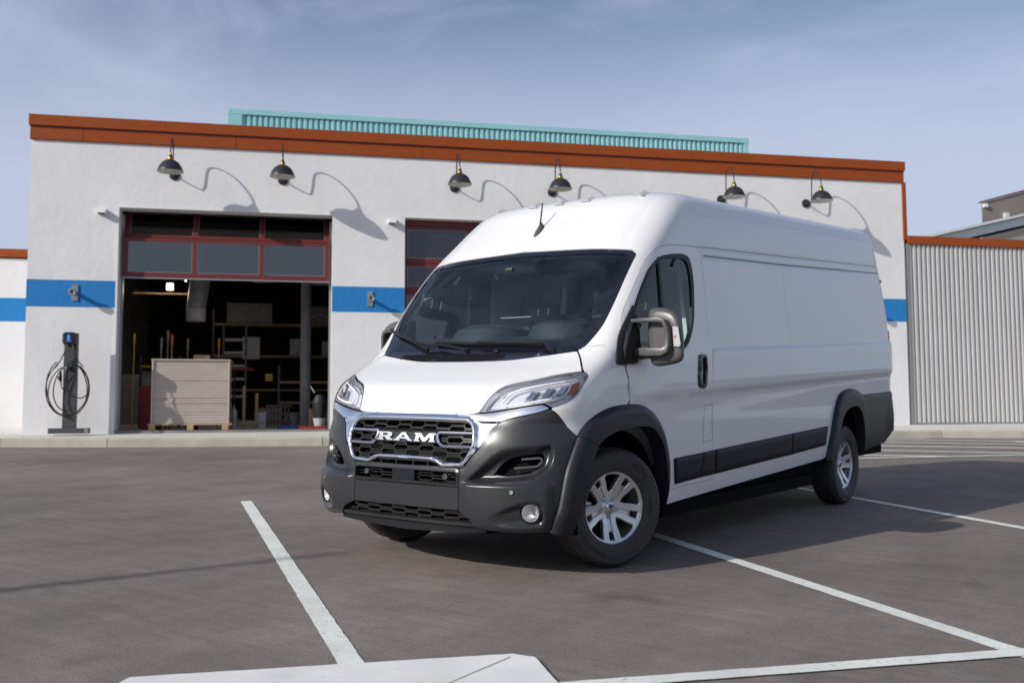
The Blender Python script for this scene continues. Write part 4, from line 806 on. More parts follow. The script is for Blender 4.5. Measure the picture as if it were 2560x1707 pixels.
def rim_parts(w):
    R0=.207; outer=[(R0*math.cos(a),R0*math.sin(a)) for a in np.linspace(0,2*math.pi,120,endpoint=False)]
    holes=[];A0=math.radians(270)
    def pol(r,a): return (r*math.cos(a),r*math.sin(a))
    for k in range(5):
        c=A0+math.radians(36+72*k); hw=math.radians(16.5)
        pts=[pol(.085,c)]+[pol(.105,c+math.radians(9))]+[pol(.150,c+math.radians(13.5)),pol(.186,c+hw)]+[pol(.196,c+d) for d in np.linspace(hw*.82,-hw*.82,6)]+[pol(.186,c-hw),pol(.150,c-math.radians(13.5)),pol(.105,c-math.radians(9))]
        holes.append(pts)
        c=A0+math.radians(72*k); h=math.radians(5.2)
        holes.append([pol(.148,c-h*1.15),pol(.192,c-h*1.1),pol(.192,c+h*1.1),pol(.148,c+h*1.15)])
    exl=[]
    for k in range(5):
        c=A0+math.radians(72*k); ca,sa=math.cos(c),math.sin(c)
        for lat_ in (.0105,.0125,.0145):
            for sg_ in (-1,1): exl.append([(.070*ca-sg_*lat_*sa,.070*sa+sg_*lat_*ca),(.142*ca-sg_*lat_*sa,.142*sa+sg_*lat_*ca)])
        for rr_ in (.068,.071,.074,.137,.1395,.142): exl.append([(rr_*ca+.014*sa,rr_*sa-.014*ca),(rr_*ca-.014*sa,rr_*sa+.014*ca)])
    for h_ in holes:
        for d_ in (-.0025,-.006): q_=inset(resamp(h_,.006),d_); exl.append(q_+[q_[0]])
    P,T=cdt(outer,holes,.0065,exl); r=np.hypot(P[:,0],P[:,1]); z=RIMH(r); an=np.arctan2(P[:,1],P[:,0])
    for h_ in holes: z=z-.0045*(1-sstep(0,.006,pdist(P[:,0],P[:,1],h_)))
    for k in range(5):
        c=A0+math.radians(72*k); da=(an-c+math.pi)%(2*math.pi)-math.pi
        lat=np.abs(r*np.sin(da)); ch=(1-sstep(.0105,.0145,lat))*sstep(.068,.074,r)*(1-sstep(.137,.142,r))*(np.cos(da)>0); z=z-.012*ch
        dl=np.hypot(P[:,0]-.056*math.cos(c),P[:,1]-.056*math.sin(c)); z=z-.008*(1-sstep(.011,.015,dl))
    z=z+.012*(1-sstep(.030,.048,r))
    V=np.stack([P[:,0],P[:,1],z],1); n=np.tile([0,0,1.],(len(V),1))
    me=tri_mesh('spokes',V,T,n,.030)
    try: me.set_sharp_from_angle(angle=math.radians(28))
    except Exception: pass
    rim=MB(); rim.lathe([(.200,.070),(.207,.083),(.2165,.0945),(.222,.095),(.2225,.088),(.214,.084),(.206,.070),(.196,.02),(.190,-.05),(.196,-.09),(.205,-.098)],96)
    ro=rim.build('rim',M['rim'],w); link('spokes',me,M['rim'],w)
    cap=MB(); cap.lathe([(.0,.057),(.012,.0565),(.026,.054),(.031,.050),(.033,.040)],32); cap.build('hub_cap',M['chrome'],w)
    emb=MB(); sh=[(-.017,.014),(-.008,.019),(0,.016),(.008,.019),(.017,.014),(.016,.002),(.010,-.004),(.006,-.014),(0,-.020),(-.006,-.014),(-.010,-.004),(-.016,.002)]
    emb.prism(sh,.054,.0585,lambda a,b,d:(a,b,d)); 
    for sx in (-1,1): emb.tube([(sx*.004,.010,.059),(sx*.013,.010,.059),(sx*.013,.001,.059),(sx*.007,.002,.059)],.0022,6)
    emb.build('ram_head_emblem',M['disc'],w)
    for k in range(5):
        c=A0+math.radians(72*k); lg=MB(); lg.lathe([(0,.046),(.006,.046),(.0085,.043),(.0095,.030),(.0095,.02)],6,Matrix.Translation((.056*math.cos(c),.056*math.sin(c),.006))); lg.build('lug_nut',M['chrome'],w,smooth=None)
    dk=MB(); dk.lathe([(0,.0),(.08,.0),(.085,-.02),(.150,-.02),(.150,-.045),(.06,-.045)],48); dk.build('brake_disc',M['discd'],w)
    cal=MB()
    for a0 in (3.3,):
        cal.add([(rr*math.cos(a),rr*math.sin(a),h) for h in (.0,-.075) for rr in (.105,.172) for a in np.linspace(a0-.42,a0+.42,6)],[])
        k=6; b=len(cal.v)-24
        for i in range(5):
            for q0,q1 in ((0,6),(6,18),(18,12),(12,0)): cal.f.append((b+q0+i,b+q0+i+1,b+q1+i+1,b+q1+i)); cal.mi.append(0)
        cal.f+= [(b+0,b+6,b+18,b+12),(b+5,b+17,b+23,b+11)]; cal.mi+=[0,0]
    cal.build('brake_caliper',M['satin'],w,smooth=None)
    bk=MB(); bk.lathe([(0,-.05),(.19,-.05)],32); bk.build('backing_plate',M['deep'],w)
VAN=thing('delivery_van','white high-roof delivery van parked across the bay lines, with dark grey bumper and chrome grille','van',Matrix())
# ---- white panels
rows=np.unique(np.concatenate([np.arange(.34,2.26,.03),np.arange(2.26,2.66,.014),np.arange(2.66,3.29,.035)]))
GUT=U([(1.16,2.060),(3,2.063),(5.20,2.070)]); REC=U([(1.19,1.998),(2.65,1.992),(5.16,2.006)]); RFL=U(cs([(.98,2.30),(1.06,2.335),(1.16,2.345),(1.982,2.342),(5.10,2.352)],4))
RCR=cs([(.812,2.066),(.786,2.13),(.782,2.25),(.788,2.40),(.80,2.50)],4); PAN=U([(1.19,1.99),(1.20,1.40)])
C1=U([(1.19,1.325),(5.16,1.338)]); C2=U([(.06,1.035),(5.15,1.040)]); VS=U([(2.62,1.95),(2.60,1.0)])
def par(line,d): return [(a,b+d) for a,b in line]
def crease_d(s,t):
    sy,_=s,t; u_in=sstep(0,.06,s-float(u2s(1.16,1.33))); u0=sstep(0,.12,s-float(u2s(.10,1.04)))
    up=1-sstep(1.316,1.338,t-(s-1)*.0025); lo=sstep(1.00,1.07,t)
    return .022*up*lo*np.minimum(1,u_in+0*s)+0*u0
def shell_d(s,t):
    d=crease_d(s,t)
    d-= .006*np.exp(-(pdist(s,t,GUT,False)/.006)**2)+.008*np.exp(-(pdist(s,t,REC,False)/.008)**2)+.004*np.exp(-(pdist(s,t,RFL,False)/.008)**2)+.0035*np.exp(-(pdist(s,t,RCR,False)/.012)**2)
    return d
ex=[]
for l,w_ in ((GUT,.006),(REC,.008),(RFL,.009),(RCR,.011)): ex+=[l,par(l,w_),par(l,-w_)]
ex+=[par(C1,d) for d in (-.014,-.002,.010)]+[U([(1.2,t_),(5.2,t_)]) for t_ in (1.0,1.02,1.04,1.06,1.08)]
VSp=[[(a+d,b) for a,b in VS] for d in (-.006,0,.006)]
panel('body_shell',SHELL,M['paint'],VAN,res=.034,rows=rows,disp=shell_d,extra=ex,weld=True,gap=.0)
for mir in (False,True):
    sm_=MB(); ribbon(sm_,[p for p in resamp(GUT,.08,False)],.0045,-.012,-.0035,mirror=mir); sm_.build('roof_seam',M['seam'],VAN,smooth=None)
    sm_=MB(); ribbon(sm_,[p for p in resamp(REC,.08,False)],.0095,-.014,-.0045,mirror=mir); sm_.build('roof_seam',M['seam'],VAN,smooth=None)
    sm_=MB(); ribbon(sm_,resamp(U([(2.62,1.93),(2.615,1.36)]),.08,False),.002,-.004,.0006,mirror=mir); sm_.build('panel_seam',M['paintsh'],VAN,smooth=None)
hood_cr=cs([(.36,1.285),(.50,1.22),(.60,1.17)],4)
def hood_d(s,t):
    a=np.abs(s); d=.010*sstep(.50,.30,a)*0; 
    d=d-.010*sstep(.0,.10,a-.60)*0
    return d-.012*(1-sstep(0,.02,t-.988))*(1-sstep(.40,.50,a))
panel('hood',HOOD,M['paint'],VAN,res=.022,disp=hood_d,gap=.0045)
FG=U([(1.067,.945),(1.180,.942),(1.178,.695),(1.03,.687),(1.067,.945)])
C2d=[U([(.06,t_),(1.15,t_)]) for t_ in (1.0,1.02,1.04,1.06,1.08)]
def door_d(s,t):
    win=pdist(s,t,U(WINO)); d=.022*(1-sstep(1.25,1.45,t))*sstep(1.00,1.07,t)*sstep(0,.35,s-float(u2s(.05,1.04)))
    return d
WINU=U(WINO)
for mir in (False,True):
    panel('front_fender',FEND,M['paint'],VAN,res=.022,mirror=mir)
    dr=panel('front_door',DOOR,M['paint'],VAN,holes=[WINU],res=.026,gap=.0036,disp=door_d,extra=C2d,mirror=mir)
    if not mir: fs_=MB(); ribbon(fs_,resamp(FG,.03,False),.0028,.0,.0175 if False else .0012); fs_.build('fuel_flap_seam',M['seam'],dr,smooth=None)
    s_=-1 if mir else 1
    ring=inset(resamp(WINU,.03),.030)
    panel('window_seal',WINU,M['black'],dr,holes=[ring],res=.02,off=.002,gap=.0005,hgap=0,skirt=.02,mirror=mir)
    panel('window_glass',inset(resamp(WINU,.03),.024),M['side'],dr,res=.06,off=-.008,gap=0,skirt=0,mirror=mir)
    dv_=MB(); ribbon(dv_,U([(.508,1.955),(.500,1.80),(.494,1.63),(.49,1.31)]),.030,-.006,.004,mirror=mir); dv_.build('quarter_window_bar',M['black'],dr,smooth=None)
    # black door handle; a matte black strip paints the shade of its recess
    hp=U(cs([(.925,1.295),(.96,1.302),(1.02,1.302),(1.058,1.292),(1.064,1.20),(1.056,1.115),(1.034,1.072),(.985,1.066),(.926,1.078),(.912,1.115),(.913,1.20),(.925,1.295)],3)[:-1])
    hd=panel('door_handle',hp,M['gloss'],dr,res=.010,off=.034,gap=0,skirt=.03,mirror=mir,disp=lambda s,t:-.012*(1-sstep(0,.012,pdist(s,t,hp))))
    hq=MB(); ribbon(hq,U(cs([(.985,1.275),(.99,1.19),(.98,1.11)],4)),.034,.030,.0352,mirror=mir); hq.build('handle_recess_shade',M['deep'],hd,smooth=None)
    hb=MB(); stube(hb,U(cs([(1.005,1.285),(1.015,1.20),(1.0,1.095)],4)),.010,.040,8,mirror=mir); hb.build('handle_grip',M['gloss'],hd)
# ---- black windscreen surround, glass, cowl
gh=inset(resamp(GLASS,.03),0)
panel('windscreen_frit',WIND,M['gloss'],VAN,holes=[GLASS],res=.035,off=-.004,gap=.003,hgap=0,skirt=.01)
ws=panel('windscreen',inset(resamp(GLASS,.03),-.012),M['wind'],VAN,res=.06,off=-.0075,gap=0,skirt=0)
panel('camera_housing',GLASS_N,M['gloss'],ws,res=.04,off=-.010,gap=0,skirt=.05)
cm=MB(); stube(cm,[(-.07,1.93),(-.01,1.933)],.012,-.004); cm.build('rain_sensor',M['mplast'],ws)
cb=MB()
for t0 in (1.314,1.322,1.330,1.338): ribbon(cb,[(s,t0+.012*abs(s)**2) for s in np.linspace(-.60,.30,14)],.004,-.003,.006)
cb.build('cowl_vent_slats',M['black'],VAN)
for sx,tt in ((.205,1.352),(-.371,1.360)):
    nz=MB(); stube(nz,[(sx-.018,tt),(sx,tt+.006),(sx+.018,tt)],[.005,.011,.005],.004); nz.build('washer_nozzle',M['black'],VAN)
for bl,am,pv in (([(-.373,1.421),(-.20,1.410),(-.058,1.402),(.25,1.398),(.561,1.385)],[(.668,1.335),(.60,1.372),(.541,1.384),(.25,1.392),(.02,1.402)],(.668,1.338)),
                 ([(-1.0,1.535),(-.86,1.500),(-.717,1.462),(-.55,1.415),(-.40,1.368)],[(-.027,1.345),(-.15,1.368),(-.30,1.390),(-.42,1.392),(-.60,1.428)],(-.027,1.345))):
    a=MB(); stube(a,cs(am,4),.009,.030,6); wa=a.build('wiper',M['black'],VAN)
    b=MB(); ribbon(b,cs(bl,4),.020,.006,.024); b.build('wiper_blade',M['black'],wa)
    q=MB(); stube(q,[pv,(pv[0]+.001,pv[1]+.012)],.018,.02,10); q.build('wiper_pivot',M['black'],wa)
# ---- headlights
for mir in (False,True):
    hb_=D_.objects.new('headlight',None); COL.objects.link(hb_); hb_.parent=VAN
    panel('headlight_bowl',HEAD,M['refl'],hb_,res=.02,off=-.045,gap=.003,skirt=0,mirror=mir)
    w_=MB(); ribbon(w_,inset(resamp(HEAD,.02),.004),.004,-.05,.0,closed=True,mirror=mir); w_.build('headlight_rim',M['satin'],hb_)
    panel('headlight_lens',HEAD,M['lens'],hb_,res=.03,off=.001,gap=.004,skirt=0,mirror=mir)
    DRL=cs([(.626,1.062),(.644,1.095),(.672,1.123),(.728,1.143),(.831,1.166),(.940,1.182)],3)+cs([(.968,1.180),(.998,1.164),(1.015,1.131),(1.007,1.099)],3)+cs([(.988,1.086),(.884,1.075),(.772,1.057),(.66,1.043),(.635,1.046)],3)
    d=MB(); stube(d,DRL,.0060,-.014,8,closed=True,mirror=mir); d.build('daytime_light_ring',M['drl'],hb_)
    d=MB(); 
    for k_,(dt,do) in enumerate(((.016,-.018),(.026,-.024))): stube(d,cs([(.585,1.098+dt*.3),(.65,1.138+dt*.35),(.75,1.160+dt*.4),(.86,1.184+dt*.4),(.95,1.196+dt*.45)],3),.0035,do,6,mirror=mir)
    d.build('upper_trim_bar',M['satin'],hb_)
    d=MB(); stube(d,cs([(.555,1.022),(.66,1.029),(.79,1.048),(.93,1.066),(1.02,1.076)],3),.006,-.022,6,mirror=mir); d.build('lower_trim_bar',M['satin'],hb_)
    for cx,cy in ((.796,1.103),(.884,1.120),(.965,1.131)):
        quad=[(cx-.040,cy-.030),(cx+.018,cy-.030),(cx+.032,cy+.034),(cx-.012,cy+.030)]
        cell=panel('lamp_chamber',quad,M['cham'],hb_,res=.012,off=-.030,gap=0,skirt=.01,mirror=mir)
        f=MB()
        for j in range(4):
            x_=cx-.022+j*.011; ribbon(f,[(x_,cy-.024),(x_+.010,cy+.026)],.005,-.030,-.018+.002*(j%2),mirror=mir)
        for j in range(3): ribbon(f,[(cx-.03,cy-.018+j*.008),(cx+.012,cy-.018+j*.008)],.003,-.03,-.016,mirror=mir)
        f.build('reflector_facets',M['reflb'],cell,smooth=None)
    panel('turn_signal',[(1.008,1.164),(1.057,1.172),(1.072,1.134),(1.062,1.103),(1.024,1.101),(1.026,1.13)],M['amber'],hb_,res=.012,off=-.010,gap=0,skirt=.02,mirror=mir)
# ---- chrome surround and grille
def chr_d(s,t):
    a=np.abs(s); d=pdist(s,t,GR_IN); bead=.012*np.sqrt(np.clip(1-((d-.013)/.013)**2,0,1))
    return bead+.012*sstep(.945,.985,t)*(1-sstep(.40,.62,a))-.006*sstep(.02,.05,d)*(t<.95)
gt=panel('chrome_grille_surround',CHROME,M['chrome'],VAN,holes=[GR_IN],res=.009,disp=chr_d,gap=.0035,hgap=0,skirt=.03)
for sx in (-1,1):
    cf=MB()
    pts=[(sx*.505,.8825),(sx*.29,.8825)]+cs([(sx*.262,.8825),(sx*.250,.874),(sx*.251,.855),(sx*.262,.832),(sx*.280,.812),(sx*.305,.803)],3)+[(sx*.33,.802),(sx*.510,.8025)]
    stube(cf,pts,.0105,-.004,8)
    cf.build('grille_frame_bar',M['chrome'],gt)
def grille_net(name,poly,rowt,pitch,hh,flat,hexw,parent,bw=.0040,o0=-.030,o1=-.018,skip=None,m='mgrille'):
    mb=MB(); x0=min(p[0] for p in poly);x1=max(p[0] for p in poly)
    for r,tc in enumerate(rowt):
        k0=int(math.floor(x0/pitch))-1
        for k in range(k0,int(math.ceil(x1/pitch))+2):
            cx=(k+.25+(.5 if r%2 else 0))*pitch
            a,b=hexw/2,flat/2
            top=[(cx-pitch/2,tc),(cx-a,tc),(cx-b,tc+hh),(cx+b,tc+hh),(cx+a,tc),(cx+pitch/2,tc)]; bot=[(cx-a,tc),(cx-b,tc-hh),(cx+b,tc-hh),(cx+a,tc)]
            for pl in (top,bot):
                q=np.array(resamp(pl,.006,False)); ok=pip(q[:,0],q[:,1],poly)
                if skip: ok&=~skip(q[:,0],q[:,1])
                run=[]
                for p_,o_ in list(zip(q,ok))+[((0,0),False)]:
                    if o_: run.append(tuple(p_))
                    else:
                        if len(run)>2: 
                            rr=[run[0]]+[run[i] for i in range(1,len(run)-1) if abs((run[i][1]-run[i-1][1])*(run[i+1][0]-run[i][0])-(run[i+1][1]-run[i][1])*(run[i][0]-run[i-1][0]))>1e-9]+[run[-1]]
                            ribbon(mb,rr,bw,o0,o1)
                        run=[]
    return mb.build(name,M[m],parent,smooth=None,fix=False)
badge=lambda s,t:(np.abs(s)<.245)&(t>.818)&(t<.884)
grille_net('hexagon_mesh',GR_IN,[.933,.907,.872,.843,.815,.786,.757,.728,.70],.212,.0185,.085,.128,gt,skip=badge)
bp=MB(); ribbon(bp,[(s,.851) for s in np.linspace(-.262,.246,12)],.062,-.05,-.010); bp.build('badge_bar',M['black'],gt)
LET={'R':([(0,0),(.42,0),(.42,.16),(.34,.16),(.34,.38),(.46,.38),(.68,0),(1,0),(1,.16),(.92,.16),(.77,.42),(.88,.50),(.93,.62),(.93,.78),(.86,.93),(.72,1),(0,1),(0,.84),(.1,.84),(.1,.16),(0,.16)],[(.34,.58),(.60,.58),(.66,.64),(.66,.76),(.60,.82),(.34,.82)],-.247,-.112),
 'A':([(0,0),(.34,0),(.34,.14),(.29,.14),(.33,.26),(.66,.26),(.70,.14),(.65,.14),(.65,0),(1,0),(1,.14),(.93,.14),(.64,.86),(.64,1),(.36,1),(.36,.86),(.07,.14),(0,.14)],[(.38,.42),(.61,.42),(.5,.74)],-.104,.052),
 'M':([(0,0),(.28,0),(.28,.15),(.22,.15),(.25,.58),(.43,0),(.57,0),(.75,.58),(.78,.15),(.72,.15),(.72,0),(1,0),(1,.15),(.95,.15),(.93,.85),(1,.85),(1,1),(.70,1),(.5,.44),(.30,1),(0,1),(0,.85),(.07,.85),(.05,.15),(0,.15)],None,.066,.234)}
for ch,(po,ho,a,b) in LET.items():
    f=lambda q:[(a+(b-a)*x_,.8255+.0495*y_) for x_,y_ in q]
    panel('letter_'+ch.lower(),f(po),M['satin'],gt,holes=[f(ho)] if ho else [],res=.012,off=.002,gap=0,hgap=0,skirt=.018)
fc=MB(); stube(fc,[(.004,.832),(.004,.806)],.014,-.004,10); fc.build('front_camera',M['gloss'],gt)
# ---- bumper
def bump_d(s,t):
    a=np.abs(s); k=pip(a,t,SCOOP); d=pdist(a,t,SCOOP)
    w=.028+.035*sstep(.64,.74,t)*(1-sstep(.90,.97,a)); r=-.052*k*sstep(0,1,d/w)
    led=.020*(1-sstep(.585,.603,t))*sstep(SEAM,.50,a)*(1-sstep(.96,1.04,a))
    k2=pip(a,t,POCKET); d2=pdist(a,t,POCKET); r2=-.040*k2*sstep(0,.025,d2)*sstep(.62,.84,a)
    k3=-.012*(1-sstep(.322,.36,t))
    top=-.003*(1-sstep(0,.04,pdist(a,t,ch_b,False)))
    return r+led+r2+k3+top
exb=[inset(SCOOP,d) for d in (.001,.005,.010,.016,.026,.04)]+[inset(POCKET,d) for d in (.001,.008,.016,.026)]+[[(SEAM+.02,t_),(1.0,t_)] for t_ in (.583,.592,.604)]
SCIN=cs([(.640,.650),(.690,.712),(.775,.757),(.950,.772)],3)+cs([(.972,.742),(.936,.695),(.882,.664),(.740,.642)],3)
FOGC=(.880,.432); FOGH=[(FOGC[0]+.060*math.cos(a)/1.0,FOGC[1]+.058*math.sin(a)) for a in np.linspace(0,2*math.pi,28,endpoint=False)]
for mir in (False,True):
    bo=panel('front_bumper_corner',BUMP,M['bump'],VAN,holes=[SCIN,FOGH],hgap=0,res=.013,disp=bump_d,extra=exb,mirror=mir,skirt=.03)
    hk=MB(); hp_=[(.817,.741),(.925,.746)]+cs([(.943,.742),(.947,.725),(.925,.702)],3)+[(.905,.698),(.776,.690)]; ribbon(hk,hp_,.011,-.075,-.040,mirror=mir); hk.build('vent_trim_hook',M['mplast'],bo)
    md=MB()
    for j in range(9): ribbon(md,[(.79+j*.014,.662+j*.0015),(.79+j*.014,.680+j*.0015)],.005,-.08,-.058,mirror=mir)
    md.build('vent_mesh',M['mgrille'],bo,smooth=None)
    # fog lamp
    fp=smap(np.array(.879),np.array(.433)); fn=Vector(nrm(np.array(.879),np.array(.433))); fn=(fn*.62+Vector((.0,-1,0))*.38).normalized()
    if mir: fp=fp*np.array([-1,1,1]); fn=Vector((-fn.x,fn.y,fn.z))
    FMx=Matrix.Translation(Vector(fp)+fn*-.028)@fn.to_track_quat('Z','Y').to_matrix().to_4x4()
    fg=MB(); fg.lathe([(.064,-.03),(.066,.012),(.058,.016),(.055,.004),(.053,-.02)],32,FMx); fo=fg.build('fog_light',M['gloss'],VAN)
    g=MB(); g.lathe([(.053,.004),(.049,.010),(.046,.006),(.040,-.012),(.025,-.026),(.0,-.032)],28,FMx); g.build('reflector_bowl',M['fogr'],fo)
    g=MB(); g.lathe([(.012,-.028),(.012,-.006),(.008,0),(0,.001)],16,FMx); g.build('bulb_shield',M['satin'],fo)
    g=MB(); g.lathe([(.047,.009),(.030,.014),(0,.016)],28,FMx); g.build('lens',M['lens'],fo)
    if True:
        q=MB(); pp=Vector(smap(np.array(.778),np.array(.554))); nn=Vector(nrm(np.array(.778),np.array(.554))); 
        if mir: pp.x*=-1; nn.x*=-1
        q.lathe([(.0,.022),(.005,.022),(.006,.027),(.011,.027),(.012,.018)],20,Matrix.Translation(pp)@nn.to_track_quat('Z','Y').to_matrix().to_4x4()); q.build('parking_sensor',M['satin'],bo)
MIDH=sym([(0,.658),(.408,.656),(.418,.648),(.418,.600),(.410,.592),(0,.592)])
UPH=sym([(0,.711),(.222,.710),(.243,.704),(.288,.687),(0,.6835)])
CEN=sym([(0,.719),(.214,.716),(.260,.700),(.302,.682),(SEAM,.682),(SEAM,.572),(0,.574)])
def cen_d(s,t):
    d=pdist(s,t,MIDH); return .008*(1-sstep(.0,.012,d))
cen=panel('bumper_centre',CEN,M['bump'],VAN,holes=[MIDH,UPH],res=.012,disp=cen_d,gap=.0015,hgap=0,skirt=.03)
npm=MB(); ribbon(npm,[(x_,.5035) for x_ in np.linspace(-.4295,.4295,41)],.131,-.02,.0); npm.build('number_plate_panel',M['bump'],VAN,smooth=35)
panel('front_dark_fill',sym([(0,1.28),(.9,1.28),(1.10,1.20),(1.10,.90),(1.04,.70),(1.0,.345),(0,.345)]),M['deep'],VAN,res=.05,off=-.105,gap=0,skirt=0)  # black sheet added to fill in the dark behind grille, vents and gaps
grille_net('middle_grille_mesh',MIDH,[.642,.612],.212,.014,.085,.128,cen,o0=-.044,o1=-.026,skip=lambda s,t:(np.abs(s+.005)<.088))
rp=MB(); ribbon(rp,[(-.10,.625),(0,.625),(.085,.625)],.064,-.05,-.006); rp.build('radar_cover',M['gloss'],cen)
for sx in (-.33,.325):
    q=MB(); pp=Vector(smap(np.array(sx),np.array(.627))); nn=Vector(nrm(np.array(sx),np.array(.627))); q.lathe([(0,-.012),(.009,-.012),(.011,-.006),(.017,-.006),(.018,-.012),(.016,-.05)],20,Matrix.Translation(pp)@nn.to_track_quat('Z','Y').to_matrix().to_4x4()); q.build('tow_eye_cap',M['mplast'],cen)
us=MB()
for sx in (-.20,-.07,.07,.19): ribbon(us,[(sx,.685),(sx,.71)],.005,-.04,-.004)
us.build('slot_divider',M['mgrille'],cen,smooth=None)
LOWH=sym([(0,.430),(.427,.430),(.512,.396),(.524,.376),(0,.374)])
lw=grille_net('lower_grille_mesh',LOWH,[.424,.402,.382],.212,.013,.085,.128,VAN,o0=-.034,o1=-.016)
lp=MB(); ribbon(lp,[(s,.362-.0*abs(s)) for s in np.linspace(-.540,.540,40)],.018,-.05,.012)
lp.build('bumper_lip',M['bump'],VAN)
lp=MB(); ribbon(lp,[(s,.335-.02*(1-abs(s)/.6)) for s in np.linspace(-.60,.60,30)],.05,-.10,-.012); lp.build('air_dam',M['black'],VAN)
# ---- arches, mouldings, rear cladding
def fl_d(outl):
    o=U(outl)
    return lambda s,t:.042*np.sqrt(np.clip(1-(1-np.clip(pdist(s,t,o,False)/.055,0,1))**2,0,1))
front_low=U(cs(flF[:1]+[(-.572,.764),(-.621,.663),(-.650,.561),(-.671,.468),(-.690,.39),(-.700,.322)],4)+[(-.572,.306)]+flFf[::-1][1:])
FOa=cs(flF[:1]+[(-.572,.764),(-.621,.663),(-.650,.561),(-.671,.468),(-.690,.39),(-.700,.28)],4)
for mir in (False,True):
    fx=lambda poly:[inset(resamp(U(poly) if poly is not front_low else poly,.016),d) for d in (.004,.010,.020,.034,.052)]
    up=panel('wheel_arch_flare',U(flF+flFi[::-1]),M['flare'],VAN,res=.016,extra=fx(flF+flFi[::-1]),disp=fl_d(flF),mirror=mir,skirt=.10,gap=.0015)
    panel('wheel_arch_flare',front_low,M['flare'],VAN,res=.016,extra=fx(front_low),disp=fl_d(FOa),mirror=mir,skirt=.10,gap=.0015)
    panel('wheel_arch_flare',U(flR+flRi[::-1]),M['flare'],VAN,res=.018,extra=fx(flR+flRi[::-1]),disp=fl_d(flR),mirror=mir,skirt=.10,gap=.0015)
    for A,B,C_,Dd in (((.599,.618),(1.013,.618),(.960,.447),(.621,.443)),((1.019,.618),(1.196,.620),(1.190,.447),(.966,.447)),((1.212,.620),(2.610,.623),(2.606,.449),(1.206,.447)),((2.620,.623),(3.447,.624),(3.395,.470),(2.616,.449))):
        if Dd[0]>2.6: poly=[A,B,C_,(3.372,.456),Dd]
        else: poly=[A,B,C_,Dd]
        pu=U(poly); panel('side_moulding',pu,M['mould'],VAN,res=.03,off=.016,gap=.001,skirt=.018,mirror=mir,extra=[inset(resamp(pu,.03),.008)+[inset(resamp(pu,.03),.008)[0]]],disp=lambda s,t,pu=pu:-.009*(1-sstep(0,.008,pdist(s,t,pu))))
clad=U(flR[ir:]+[(4.6,.322),(5.143,.350),(5.215,.44)])+[(float(u2s(5.28,.50)),.50)]+rear_run(.50,.845,8)[:]
rc_=[(float(send(t)),t) for t in (.45,.60,.75,.846)]
CLAD=U(flR[ir:]+[(4.6,.322),(5.10,.340),(5.20,.40),(5.25,.44)])+[(float(send(.44)),.44)]+rc_[1:]+U([(5.25,.848),(4.385,.846)])[:1]
panel('rear_bumper',CLAD,M['flare'],VAN,res=.035,off=.012,weld=True,gap=.0,skirt=.02,disp=lambda s,t:-.012*(1-sstep(0,.02,np.abs(t-.848)))+.02*sstep(float(u2s(5.1,.6)),float(u2s(5.3,.6)),s)*(1-sstep(.55,.85,t)))
for mir in (False,True):
    tl=U([(5.285,1.08),(5.44,1.08),(5.44,1.46),(5.27,1.46)]); panel('tail_light',tl,M['red'],VAN,res=.03,off=.006,gap=0,skirt=.01,mirror=mir)
    hg=MB(); ribbon(hg,U([(5.20,1.93),(5.29,1.93)]),.03,0,.014,mirror=mir); hg.build('door_hinge',M['black'],VAN)
# ---- inner lining behind the gaps
rows2=np.concatenate([np.arange(.36,2.2,.09),np.arange(2.2,2.6,.02),np.arange(2.6,3.29,.05)])
sol=[(0,1.245),(1.04,1.245),(1.12,1.20),(1.13,1.0),(1.13,.88)]+U([(-.50,.80)])+U(flFf[:1])+U(flFi[1:])+U([(.60,.345),(3.5,.345)])+U(flRi)+U([(4.45,.345),(5.1,.36)])+rear_run(.40,3.3,60)
sol2=sol+[(0,3.3),(0,2.07)]+[p for p in inset(resamp(GLASS,.03),-.02) if p[0]>=0 and False]
gl_half=[(0,2.028)]+[(a*1.012+.002,b) for a,b in GL[1:-1]]+[(0,1.418)]
LIN=sol+[(0,3.3),(0,2.032)]+gl_half[1:-1]+[(0,1.415)]
panel('inner_lining',LIN,[M['lining']],VAN,holes=[inset(resamp(WINU,.03),.018)],res=.055,rows=rows2,off=-.030,weld=True,gap=0,hgap=0,skirt=.0)
# ---- roof fittings
ant=MB(); ribs=[]
b0=Vector((0,.417,2.150)); b1=Vector((0,.56,2.262)); nr=Vector((0,-.62,.78))
for i in range(9):
    f=i/8; c=b0.lerp(b1,f); w=.034*math.sin(math.pi*min(1,.12+f*.62)) if f<.999 else .012; h=.008+.050*math.sin(math.pi*.5*f)**1.2
    ribs.append([c+Vector((w*math.cos(a),0,0))+nr*(h*math.sin(a)) for a in np.linspace(0,math.pi,9)])
ant.add([v for r in ribs for v in r],[(i*9+k,i*9+k+1,(i+1)*9+k+1,(i+1)*9+k) for i in range(8) for k in range(8)]+[tuple(range(8*9,9*9)),tuple(range(9))[::-1]])
ao=ant.build('roof_antenna',M['mplast'],VAN)
am=MB(); am.tube([(0,.505,2.275),(0,.512,2.32),(0,.536,2.452)],[.0085,.006,.005],8); am.build('mast',M['black'],ao)
mk_t=2.50
